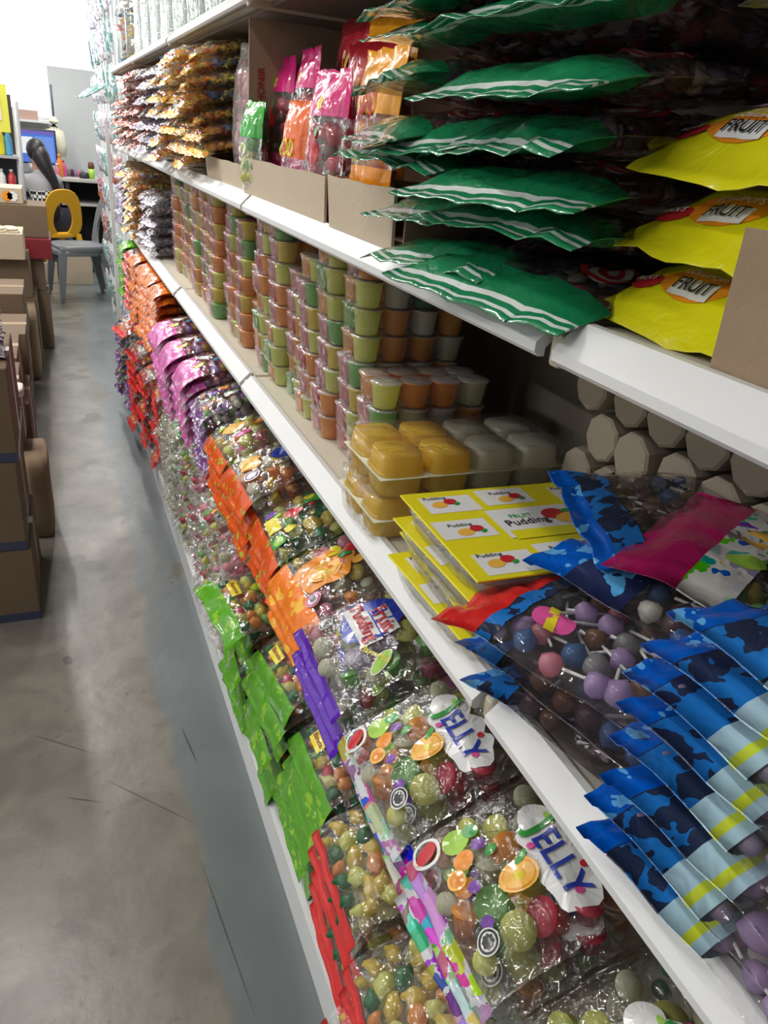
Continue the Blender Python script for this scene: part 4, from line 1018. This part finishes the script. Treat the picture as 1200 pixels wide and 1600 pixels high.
def sleeve(y, x, h, lb, col=(.8, .88, .86), n=5, r=.022):
    e = empty('plastic_cup_sleeve', (x, y, zA)); tag(e, lb, 'plastic cups', 'bundles of clear plastic cups on the top board')
    m = film('cup_plastic', (.90, .94, .93), .22, 1.2, 20, .4, col)
    for i in range(n):
        b = B(); p = []; z = 0
        while z < h: p += [(r * .9, z), (r, z + .006), (r * .9, z + .009)]; z += .011
        b.lathe(p, 12); b.out('cup_column', m, e, loc=(0, (i - n / 2) * r * 2.05, 0))
        b = B(); b.lathe(p, 12); b.out('cup_column', m, e, loc=(r * 2.05, (i - n / 2) * r * 2.05, 0))
    wrap_box(-r - .004, r * 3.2, -r * n * 1.05 - .03, r * n * 1.0, 0, h + .01, CLING, e, y * 9, amp=.006, nx=8, ny=14, nz=8)
for i, y in enumerate([3.86, 3.58, 3.30, 3.02, 2.74, 2.46, 2.18, 1.90]):
    sleeve(y, XS + .07, .30 - .02 * (i % 2), 'clear bundle of plastic cups, %s from the jars' % WORD[i])
# ------------------------------------------------------------------ far end: hanging packs on a pegboard
e = empty('peg_panel', (XS + .10, 5.9, 0)); tag(e, 'white pegboard panel with upright posts beyond the end of the long rack', 'display panel')
B().box((0, -1.1, .05), (.02, 1.1, 2.4)).out('panel', WALL, e, smooth=False)
for q in (-1.1, 0, 1.1): B().box((-.03, q - .015, 0), (.0, q + .015, 2.4)).out('post', WHITE, e, smooth=False)
B().box((-.14, -1.13, .40), (-.12, -1.10, 1.42)).out('end_post', WHITE, e, smooth=False)
B().box((-.14, -1.13, 0), (.0, -1.10, .40)).out('end_foot', WHITE, e, smooth=False)
random.seed(31)
for c in range(7):
    for r in range(9):
        y = 4.98 + .30 * c; z = .28 + .23 * r
        key = random.choice(['teal_pack', 'silver_pack', 'teal_pack', 'silver_pack', 'small_mix', 'red_bag'] if r < 5 else ['teal_pack', 'silver_pack', 'silver_pack'])
        K(key, n=1).put(Vector((XS + .055 - (.0 if r < 5 else .01), y, z + .02)), random.uniform(-.2, .2), PI / 2 + .1, 0,
                     'snack packet hanging on the pegboard, %s column, %s hook up' % (WORD[c], WORD[r]), 'packets on the pegboard')
K('teal_pack', n=1).put(Vector((XS - .05, 5.4, 1.63)), .3, .5, 0, 'grey-green packet sticking out highest from the pegboard')
# ------------------------------------------------------------------ cartons on the left
random.seed(9)
TAPE = solid('blue_tape', (.05, .06, .12), .3); CLT = solid('brown_tape', (.45, .33, .22), .25)
def box(name, x1, y0, z0, w, d, h, label, mat=CARD, tape=CLT, cat='cardboard box', rz=0, prints=(), group=None, lid=True):
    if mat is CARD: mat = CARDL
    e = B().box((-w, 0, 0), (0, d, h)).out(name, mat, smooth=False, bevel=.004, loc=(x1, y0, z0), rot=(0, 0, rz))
    tag(e, label, cat, group)
    if tape:
        B().box((-w - .0008, d / 2 - .024, .02), (.0008, d / 2 + .024, h + .001)).out('packing_tape', tape, e, smooth=False)
        B().box((-w * .5 - .024, -.0008, h - .05), (-w * .5 + .024, d + .0008, h + .0012)).out('packing_tape', tape, e, smooth=False)
    for (s, sz, x, z, m) in prints:
        V, F, _ = text_mesh(s); mk('printed_text', [Vector((v.x * sz + x, -.0012, v.y * sz + z)) for v in V], F, m, e, smooth=False)
    return e
g = 'brown cartons stacked along the left of the aisle'
for i, (z, h, dx) in enumerate([(0, .262, .0), (.264, .295, -.012), (.561, .285, -.004)]):
    o = box('cardboard_box', -.150 + dx, 2.30, z, .5, .42, h, 'brown cardboard box with blue tape, %s of the nearest left stack' % ['bottom', 'middle', 'topmost'][i], tape=CLT, group=g)
    B().box((-.501, -.0009, .0), (.0012, .421, .030)).out('blue_tape', TAPE, o, smooth=False)
# packs of purple sweets on the nearest stack
for i in range(4):
    K('small_mix').put(Vector((-.262, 2.46, .850 + .038 * i)), PI + .1, 0, 0, 'purple and silver packet on the nearest left cartons, %s up' % WORD[i], 'packets on the nearest left carton')
for i, (y, z, h, w) in enumerate([(2.95, 0, .30, .4), (2.95, .302, .26, .4), (3.45, 0, .36, .4), (3.45, .362, .20, .4), (3.95, 0, .30, .4), (3.95, .302, .24, .4), (4.5, 0, .36, .4), (4.5, .362, .26, .4)]):
    box('cardboard_box', -.185 + .012 * (i % 3), y, z, w, .44, h, 'brown cardboard box, %s of the %s left stack' % (['lower', 'upper'][i % 2], ['second', 'third', 'fourth', 'fifth'][i // 2]), group=g)
def roundbox(name, x1, y0, z0, w, d, h, mat, label, cat, r=.02, n=10):
    V = []; P = []
    for k in range(n * 4):
        a = 2 * PI * k / (n * 4); c, s = math.cos(a), math.sin(a)
        f = (abs(c) ** 5 + abs(s) ** 5) ** (-1 / 5); P.append((c * f, s * f))
    rows = 9; F = []
    for j in range(rows + 1):
        t = j / rows; q = 1 - .10 * (2 * t - 1) ** 8 + .02 * math.sin(t * 9)
        for k, (a, b_) in enumerate(P): V.append((x1 - w / 2 + a * w / 2 * q, y0 + d / 2 + b_ * d / 2 * q, z0 + h * t + .004 * noise.noise(Vector((a * 2, b_ * 2, j)))))
    m = len(P)
    for j in range(rows):
        for k in range(m): F.append((j * m + k, j * m + (k + 1) % m, (j + 1) * m + (k + 1) % m, (j + 1) * m + k))
    F += [tuple(reversed(range(m))), tuple(range(rows * m, (rows + 1) * m))]
    c = Vector((x1 - w / 2, y0 + d / 2, z0)); V = [Vector(v) - c for v in V]
    return tag(mk(name, V, F, mat, loc=c), label, cat)
roundbox('wrapped_parcel', -.095, 2.86, 0, .085, .24, .335, CARD, 'bulging brown wrapped parcel standing on the floor beside the left cartons', 'parcel')
o = roundbox('wrapped_parcel', -.150, 2.60 + .30, .566, .06, .10, .03, solid('paper_white', (.78, .74, .68), .6), 'small white folded packet lying on the second left carton stack', 'packet')
o.name = 'paper_packet'; o.scale = (1, 1, 1); o.location.z = .564
roundbox('wrapped_parcel', -.135, 4.98, 0, .12, .36, .42, CARD, 'dark rounded sack-like carton at the foot of the far left stacks', 'parcel')
# far left stacks
box('cardboard_box', -.130, 5.30, 0, .5, .40, .44, 'brown carton at floor level under the wafer box', group=g)
box('cardboard_box', -.150, 5.30, .442, .5, .40, .24, 'brown carton in the middle under the wafer box', group=g)
wb = box('cardboard_box', -.165, 5.22, .684, .4, .36, .15, 'open carton holding pale stacked wafers', CARDP, None)
for i in range(8):
    b = B(); b.lathe([(.03, 0), (.034, .003), (.034, .010), (.03, .013)], 14)
    o = b.out('wafer', solid('wafer', (.75, .66, .50), .7), loc=(-.21 - .07 * (i % 2) - .004 * i, 5.28 + .075 * (i // 4), .834 + .0135 * ((i // 2) % 2)), rot=(0, 0, i))
    tag(o, 'pale round wafer on the open carton, %s of eight' % WORD[i], 'wafer', 'pale wafers on the open carton')
box('cardboard_box', -.055, 5.75, 0, .5, .40, .40, 'dark carton on the floor below the red box', group=g)
box('cardboard_box', -.07, 5.75, .402, .5, .40, .21, 'brown carton just below the red box', group=g)
box('red_box', -.010, 5.72, .614, .5, .42, .13, 'dark red flat box near the seated person', solid('red_carton', (.25, .02, .03), .5), None)
box('cardboard_box', -.020, 5.76, .746, .5, .36, .20, 'brown carton with open pale rim on the red box', CARD, None)
sb = box('cardboard_box', -.155, 5.80, .948, .4, .30, .095, 'small pale carton with red flower print, highest of the far left stack', CARDP, None)
b = B()
for q, (x, m) in enumerate([(-.09, 0), (-.06, 1)]):
    V, F = disc2(.028, .028, 16, 0, 1); b.add([Vector((v.x + x, -.0045, v.y + .045)) for v in V], F, m)
b.out('printed_picture', [PO, PW], sb, smooth=False)
# ------------------------------------------------------------------ far left display rack and desk
e = empty('display_rack', (0, 0, 0)); tag(e, 'grey metal display rack with tilted post at the far left', 'display rack')
MET = solid('grey_metal', (.42, .42, .43), .4, metal=.2)
b = B(); pa = PYY(23, 158, 7.0); pb = PYY(37, 318, 7.0)
dr = (pb - pa).normalized(); pc = pb + dr * (pb.z / -dr.z)
b.tube([pa, pb, Vector((pc.x, 7.0, 0.0))], [.026, .028, .028], 6); b.out('post', MET, e)
for z, nm in ((1.16, 'shelf_board'), (.93, 'shelf_board'), (.80, 'shelf_board'), (.55, 'shelf_board')):
    B().box((-.9, 6.95, z), (-.19, 7.25, z + .018)).out(nm, MET, e, smooth=False)
B().box((-.9, 7.25, 0), (-.2, 7.27, 1.6)).out('back_panel', solid('rack_dark', (.03, .03, .035), .6), e, smooth=False)
sg = B().box((-.9, 6.93, 1.34), (-.215, 6.95, 1.66)).out('sign_board', solid('sign_yellow', (.72, .70, .08), .5), smooth=False)
tag(sg, 'yellow sign board with pink and white panel fixed high at the far left', 'sign')
B().box((-.9, 6.925, 1.42), (-.265, 6.93, 1.58)).out('panel', solid('sign_pale', (.78, .68, .66), .5), sg, smooth=False)
B().box((-.9, 6.922, 1.50), (-.30, 6.925, 1.54)).out('panel', solid('sign_pink', (.75, .20, .30), .5), sg, smooth=False)
def bottle(x, y, z, r, h, mat, cap, label, cat='bottle', name='bottle'):
    o = B().lathe([(r * .9, 0), (r, .01), (r, h * .62), (r * .55, h * .78), (r * .38, h * .84), (r * .38, h * .9)], 14).out(name, mat, loc=(x, y, z))
    tag(o, label, cat); B().lathe([(r * .46, h * .88), (r * .46, h), (r * .3, h * 1.01)], 12).out('cap', cap, o)
    return o
bottle(-.300, 7.05, 1.178, .030, .20, PY_, PO, 'yellow bottle on the upper shelf of the display rack')
bottle(-.245, 7.05, 1.178, .026, .19, PC, PB, 'blue bottle beside the yellow bottle on the display rack')
for i in range(3): bottle(-.25 - .07 * i, 7.05, .948, .028, .13, [PR, PW, PN][i], PW, '%s small container on the middle rack shelf' % ['red', 'white', 'black'][i], 'container', 'container')
# desk
YD = 9.35
e = empty('desk', (0, 0, 0)); tag(e, 'grey computer desk with low shelf along the back wall behind the seated person', 'desk')
DG = solid('desk_top', (.52, .50, .48), .5); DD = solid('desk_dark', (.035, .035, .04), .6)
B().box((-1.2, YD, .86), (.66, YD + .62, .895)).out('desk_top', DG, e, smooth=False, bevel=.004)
B().box((-1.2, YD + .05, .62), (.66, YD + .55, .645)).out('lower_shelf', DG, e, smooth=False)
B().box((-1.2, YD + .56, .0), (.66, YD + .58, .86)).out('rear_panel', DD, e, smooth=False)
for x in (-1.18, .20, .64): B().box((x - .02, YD + .03, 0), (x + .02, YD + .56, .86)).out('side_leg', DD, e, smooth=False)
zt = .896
e = empty('computer_monitor', (-.135, YD + .30, zt)); tag(e, 'computer monitor with blue and white screen in front of the seated person', 'monitor')
B().box((-.27, 0, .10), (.27, .03, .44)).out('housing', solid('monitor_black', (.02, .02, .022), .4), e, bevel=.006)
sc = B(); sc.box((-.255, -.003, .115), (.255, .0, .425), 0); sc.box((-.24, -.005, .20), (.04, -.003, .36), 1); sc.box((-.255, -.005, .39), (.255, -.003, .425), 2); sc.box((.06, -.005, .13), (.24, -.003, .37), 3)
sc.out('screen', [emis('screen_blue', (.10, .22, .75), .9), emis('screen_white', (.85, .88, .9), 1.0), emis('screen_violet', (.22, .18, .6), .8), emis('screen_mid', (.2, .35, .85), .9)], e, smooth=False)
B().box((-.03, .0, .012), (.03, .03, .11)).out('neck', MET, e); B().lathe([(.12, 0), (.12, .008), (.03, .014)], 20).out('foot', MET, e, loc=(0, .02, 0))
kb = B().box((-.22, -.07, 0), (.22, .07, .018)).out('keyboard', DD, loc=(-.22, YD + .12, zt), bevel=.003); tag(kb, 'dark computer keyboard lying on the desk in front of the monitor', 'keyboard')
bottle(.145, YD + .12, zt, .035, .22, J['orange'], PO, 'orange-capped bottle on the desk right of the monitor')
bottle(.185, YD + .22, zt, .030, .16, PK, PR, 'pink bottle on the desk beside the orange-capped bottle')
bottle(.115, YD + .06, zt, .028, .13, J['pink'], PW, 'pink container in front of the orange-capped bottle')
def figure_cup(x, y, lb):
    o = B().lathe([(.030, 0), (.036, .10), (.034, .10), (.028, .004)], 16).out('pen_cup', PLG, loc=(x, y, zt)); tag(o, lb, 'pen cup')
    B().lathe([(.02, .08), (.034, .12), (.026, .16), (.005, .17)], 12).out('pen_bundle', J['brown'], o)
figure_cup(.46, YD + .12, 'bright green pen cup on the right end of the desk')
o = B().lathe([(.05, 0), (.055, .03), (.045, .055), (.01, .06)], 14).out('bowl', DD, loc=(.385, YD + .14, zt)); tag(o, 'small dark bowl beside the green pen cup', 'bowl')
for i in range(5):
    o = B().lathe([(.024, 0), (.026, .04), (.018, .06), (.010, .075)], 10).out('ink_bottle', [J['grey'], J['dark'], J['purple'], J['pink'], J['grey']][i], loc=(.235 + .034 * i * 1.0, YD + .30, zt)); tag(o, 'small dark bottle on the desk, %s from the left' % WORD[i], 'small bottle', 'small bottles on the desk')
# shelf of cartons above the monitor and hanging shade
for i in range(4):
    box('carton', -.02 - .20 * i, YD + .50, 1.42, .19, .10, .09 + .01 * (i % 2), 'pink-brown carton on the window sill, %s from the right' % WORD[i], solid('pinkish_carton', (.52, .34, .28), .7), None, 'carton', group='cartons on the window sill')
sl = B().box((-1.4, YD + .46, 1.395), (.09, YB, 1.419)).out('window_sill', WHITE, smooth=False); sl['kind'] = 'structure'; sl.name = 'trim_1'
e = empty('broom', (0, 0, 0)); tag(e, 'upside-down broom with pale cream bristle head and dark handle leaning at the wall', 'broom')
t0, t1 = PYY(79, 132, 9.9), PYY(84, 185, 9.9)
B().tube([t0, t1], .010, 8).out('handle', solid('handle_dark', (.10, .12, .16), .4), e)
hd = B(); q0 = t1; down = Vector((.01, 0, -1))
hd.tube([q0 + Vector((0, 0, .02)), q0 + Vector((-.005, 0, -.03)), q0 + Vector((-.01, 0, -.12)), q0 + Vector((-.01, 0, -.26)), q0 + Vector((0, 0, -.38))], [.02, .055, .10, .125, .10], 14)
hd.out('bristle_head', solid('bristle_cream', (.80, .78, .62), .8), e)
# paper sheets on the floor, water bottle, basin under the desk
for i, (u0, u1, v0, v1, y, m, t) in enumerate([(62, 92, 410, 446, 8.25, CARDP, 'left'), (96, 147, 394, 447, 8.20, CARDP, 'right')]):
    a = PYY(u0, v0, y); c = PYY(u1, v1, y)
    o = B().box((a.x, y, 0), (c.x, y + .03, a.z)).out('flat_carton', m, smooth=False, bevel=.003); tag(o, 'flattened pale carton standing behind the grey chairs, %s one' % t, 'flat carton')
a = PYY(105, 322, 9.0); bottle(.16, 9.0, 0, .045, .46, solid('water_blue', (.10, .13, .25), .2), PW, 'tall dark blue bottle on the floor under the desk')
o = B().lathe([(.09, 0), (.13, .14), (.125, .14), (.085, .005)], 20).out('basin', solid('basin_green', (.05, .32, .22), .4), loc=(.31, 9.0, .0)); tag(o, 'green plastic basin on the floor under the desk', 'basin')
# ------------------------------------------------------------------ plastic chairs
def ring_panel(outer, inner, t, M):
    """a panel with a hole: outer/inner loops of equal length in (x, z), thickness t along y"""
    n = len(outer); V = [(x, 0, z) for x, z in outer] + [(x, 0, z) for x, z in inner] + [(x, t, z) for x, z in outer] + [(x, t, z) for x, z in inner]; F = []
    for i in range(n):
        j = (i + 1) % n
        F += [(i, j, n + j, n + i), (2 * n + i, 3 * n + i, 3 * n + j, 2 * n + j), (i, 2 * n + i, 2 * n + j, j), (n + i, n + j, 3 * n + j, 3 * n + i)]
    return [M @ Vector(v) for v in V], F
def chair(mat, label, group=None):
    """faces -y, seat 0.44 high, oval opening in the back"""
    e = empty('plastic_chair'); tag(e, label, 'chair', group)
    # seat: a shell with turned-down rim
    n = 32; V = []; F = []
    prof = [(1.0, -.045), (1.02, -.02), (1.0, 0), (.93, .004), (.6, -.004), (.2, -.010)]
    for sc_, z in prof:
        for k in range(n):
            a = 2 * PI * k / n; c, s = math.cos(a), math.sin(a); f = (abs(c) ** 4 + abs(s) ** 4) ** -.25
            V.append((c * f * .205 * sc_ * (1 - .06 * s), s * f * .205 * sc_, .44 + z))
    for j in range(len(prof) - 1):
        for k in range(n): F.append((j * n + k, j * n + (k + 1) % n, (j + 1) * n + (k + 1) % n, (j + 1) * n + k))
    F.append(tuple(range((len(prof) - 1) * n, len(prof) * n)))
    mk('seat', V, F, mat, e)
    # back
    n = 28; outer = []; inner = []
    for k in range(n):
        a = 2 * PI * k / n; c, s = math.cos(a), math.sin(a)
        f = (abs(c) ** 3 + abs(s) ** 3) ** (-1 / 3)
        outer.append((c * f * (.195 - .03 * s), .20 + s * f * .235)); inner.append((c * (.095 - .01 * s), .155 + s * .155))
    M = Matrix.Translation((0, .185, .425)) @ Matrix.Rotation(-.20, 4, 'X')
    V, F = ring_panel(outer, inner, .018, M); mk('backrest', V, F, mat, e, smooth=False, bevel=.005)
    for sx in (-1, 1):
        for sy, yy in ((-1, -.17), (1, .18)):
            b = B(); top = Vector((sx * .165, yy, .425)); bot = Vector((sx * .205, yy + sy * (.05 if sy < 0 else .09), 0))
            V = []; 
            for p, w in ((top, .045), (top.lerp(bot, .5), .036), (bot, .024)):
                for q in ((-1, -1), (1, -1), (1, 1), (-1, 1)): V.append(p + Vector((q[0] * w * .55, q[1] * w * .6, 0)))
            F = [(k * 4 + i, k * 4 + (i + 1) % 4, k * 4 + 4 + (i + 1) % 4, k * 4 + 4 + i) for k in range(2) for i in range(4)] + [(3, 2, 1, 0), (8, 9, 10, 11)]
            mk('leg', V, F, mat, e, smooth=False, bevel=.004)
    return e
GREYP = solid('grey_plastic', (.16, .17, .18), .38); YELP = solid('yellow_plastic', (.80, .42, .02), .35)
g1 = chair(GREYP, 'dark grey plastic chair facing left, lower of the nested pair', 'nested grey plastic chairs')
g1.location = (.19, 7.55, 0); g1.rotation_euler = (0, 0, -PI / 2 + .25)
kids(g1)
g2 = dup(g1, label='dark grey plastic chair facing left, nested on top of the other')
g2.location = (.205, 7.548, .035)
yc = chair(YELP, 'yellow plastic chair with oval back opening under the seated person')
yc.location = (.015, 8.72, 0); yc.rotation_euler = (0, 0, .45 + PI)
# ------------------------------------------------------------------ the seated person
def skin(name, pts, edges, radii, mat, parent=None, sub=2, root=0):
    me = bpy.data.meshes.new(name); me.from_pydata([tuple(p) for p in pts], edges, [])
    o = bpy.data.objects.new(name, me); COL.objects.link(o); me.materials.append(mat)
    m = o.modifiers.new('skin', 'SKIN'); m.use_smooth_shade = True
    for i, r in enumerate(radii):
        sv = me.skin_vertices[0].data[i] if me.skin_vertices else None
        if sv: sv.radius = r if isinstance(r, tuple) else (r, r); sv.use_root = (i == root)
    s = o.modifiers.new('sub', 'SUBSURF'); s.levels = sub; s.render_levels = sub
    if parent: o.parent = parent
    return o
def skin_obj(name, chains, mat, parent=None, root=0):
    """chains: lists of (point, radius); a chain whose first entry is an int starts from that vertex"""
    P = []; E = []; R = []
    for ch in chains:
        prev = None
        for it in ch:
            if isinstance(it, int): prev = it; continue
            P.append(it[0]); R.append(it[1]); k = len(P) - 1
            if prev is not None: E.append((prev, k))
            prev = k
    me = bpy.data.meshes.new(name); me.from_pydata([tuple(p) for p in P], E, [])
    o = bpy.data.objects.new(name, me); COL.objects.link(o); me.materials.append(mat)
    o.modifiers.new('skin', 'SKIN').use_smooth_shade = True
    if not me.skin_vertices:
        bm = bmesh.new(); bm.from_mesh(me); bm.verts.layers.skin.verify(); bm.to_mesh(me); bm.free()
    for i, r in enumerate(R):
        sv = me.skin_vertices[0].data[i]; sv.radius = r if isinstance(r, tuple) else (r, r); sv.use_root = (i == root)
    s = o.modifiers.new('sub', 'SUBSURF'); s.levels = 2; s.render_levels = 2
    if parent: o.parent = parent
    return o
SK = solid('skin', (.45, .27, .19), .5)
knit = None
def knit_mat():
    m, n, out = nt('grey_knit_checker'); p = N(n, 'BsdfPrincipled'); p.inputs['Roughness'].default_value = .9
    tc = N(n, 'TexCoord'); sx = N(n, 'SeparateXYZ'); n.links.new(tc.outputs['Object'], sx.inputs[0])
    ck = N(n, 'TexChecker'); ck.inputs['Scale'].default_value = 34; ck.inputs[1].default_value = (.8, .8, .8, 1); ck.inputs[2].default_value = (.02, .02, .02, 1)
    n.links.new(tc.outputs['Object'], ck.inputs['Vector'])
    def step(v, op): x = N(n, 'Math', operation=op); n.links.new(sx.outputs[2], x.inputs[0]); x.inputs[1].default_value = v; return x.outputs[0]
    m1 = N(n, 'Mix', data_type='RGBA'); n.links.new(step(.36, 'LESS_THAN'), m1.inputs[0]); m1.inputs[6].default_value = (.36, .36, .38, 1); n.links.new(ck.outputs[0], m1.inputs[7])
    m2 = N(n, 'Mix', data_type='RGBA'); n.links.new(step(.22, 'LESS_THAN'), m2.inputs[0]); n.links.new(m1.outputs[2], m2.inputs[6]); m2.inputs[7].default_value = (.02, .02, .025, 1)
    n.links.new(m2.outputs[2], p.inputs[0]); n.links.new(p.outputs[0], out.inputs[0]); return m
PX0, PY0, ZS = -.015, 8.66, .455
Vv = Vector
body = skin_obj('person', [
    [(Vv((0, 0, .09)), (.15, .12)), (Vv((-.005, .01, .22)), (.135, .10)), (Vv((-.01, .02, .36)), (.15, .105)), (Vv((-.015, .03, .46)), (.100, .070)), (Vv((-.02, .04, .53)), .044), (Vv((-.03, .05, .59)), .045), (Vv((-.035, .055, .655)), (.076, .086)), (Vv((-.035, .055, .74)), (.070, .082)), (Vv((-.035, .05, .79)), .04)],
    [3, (Vv((-.155, .05, .45)), .050), (Vv((-.235, .12, .30)), .042), (Vv((-.20, .32, .36)), .034), (Vv((-.19, .38, .375)), .025), (Vv((-.187, .43, .375)), (.020, .034))],
    [3, (Vv((.14, .05, .45)), .050), (Vv((.20, .10, .28)), .042), (Vv((.12, .31, .36)), .034), (Vv((.08, .37, .375)), .025), (Vv((.07, .42, .375)), (.020, .034))],
    [0, (Vv((-.10, .05, .07)), .085), (Vv((-.13, .40, .06)), .070), (Vv((-.13, .44, -.14)), .052), (Vv((-.13, .42, -.36)), .038), (Vv((-.13, .53, -.41)), .032)],
    [0, (Vv((.10, .05, .07)), .085), (Vv((.13, .40, .06)), .070), (Vv((.13, .44, -.14)), .052), (Vv((.13, .42, -.36)), .038), (Vv((.13, .53, -.41)), .032)]], SK)
body.location = (PX0, PY0, ZS); body.rotation_euler = (0, 0, .45)
tag(body, 'person with long dark hair and grey sweater seated on the yellow chair', 'person')
sw = skin_obj('sweater', [
    [(Vv((0, 0, .06)), (.165, .135)), (Vv((-.005, .01, .22)), (.150, .115)), (Vv((-.01, .02, .36)), (.163, .118)), (Vv((-.015, .03, .455)), (.145, .108)), (Vv((-.018, .034, .51)), (.095, .080)), (Vv((-.02, .038, .555)), .060)],
    [3, (Vv((-.155, .05, .45)), .064), (Vv((-.235, .12, .30)), .055), (Vv((-.20, .32, .36)), .044), (Vv((-.193, .36, .37)), .040)],
    [3, (Vv((.14, .05, .45)), .064), (Vv((.20, .10, .28)), .055), (Vv((.12, .31, .36)), .044), (Vv((.09, .35, .37)), .040)]], knit_mat(), body)
tr = skin_obj('trousers', [[(Vv((0, 0, .08)), (.160, .135)), (Vv((-.10, .05, .07)), .097), (Vv((-.13, .40, .06)), .080), (Vv((-.13, .44, -.14)), .062), (Vv((-.13, .42, -.34)), .050)],
    [0, (Vv((.10, .05, .07)), .097), (Vv((.13, .40, .06)), .080), (Vv((.13, .44, -.14)), .062), (Vv((.13, .42, -.34)), .050)]], solid('navy_trousers', (.015, .018, .045), .8), body)
HAIR = solid('dark_hair', (.012, .009, .010), .45, bump=.4, bscale=80)
b = B(); V, F = ico(3, (.088, .100, .105), .03)
V = [v if not (v.y > .035 and v.z < .03) else Vector((v.x * .96, .035 + (v.y - .035) * .1, v.z)) for v in V]
b.add(V, F, 0, Matrix.Translation((-.035, .045, .715)))
b.tube([(-.035, .035, .735), (-.022, -.012, .66), (.005, -.055, .55), (.045, -.10, .44), (.065, -.115, .33), (.08, -.12, .24)], [.078, .080, .060, .042, .028, .010], 16)
b.out('hair', HAIR, body)
b = B(); b.add(*ico(1, (.012, .016, .020)), 0, Matrix.Translation((-.035, .145, .685)))
for s in (-1, 1): b.add(*ico(1, (.010, .006, .006)), 1, Matrix.Translation((-.035 + s * .028, .133, .712)))
b.add(*ico(1, (.020, .006, .006)), 2, Matrix.Translation((-.035, .135, .655)))
b.out('face', [SK, PN, PDR], body)
for s in (-1, 1):
    hx, hy = (-.187, .45) if s < 0 else (.07, .44)
    for q in range(4):
        b = B(); x = hx + (q - 1.5) * .017; l = [.055, .065, .062, .05][q]
        b.tube([(x, hy, .375), (x, hy + l * .5, .382), (x, hy + l, .366)], [.009, .008, .006], 6); b.out('finger', SK, body)
    b = B(); x = hx - s * .035; b.tube([(hx - s * .02, hy - .02, .37), (x, hy + .01, .368), (x, hy + .035, .362)], [.010, .009, .007], 6); b.out('thumb', SK, body)
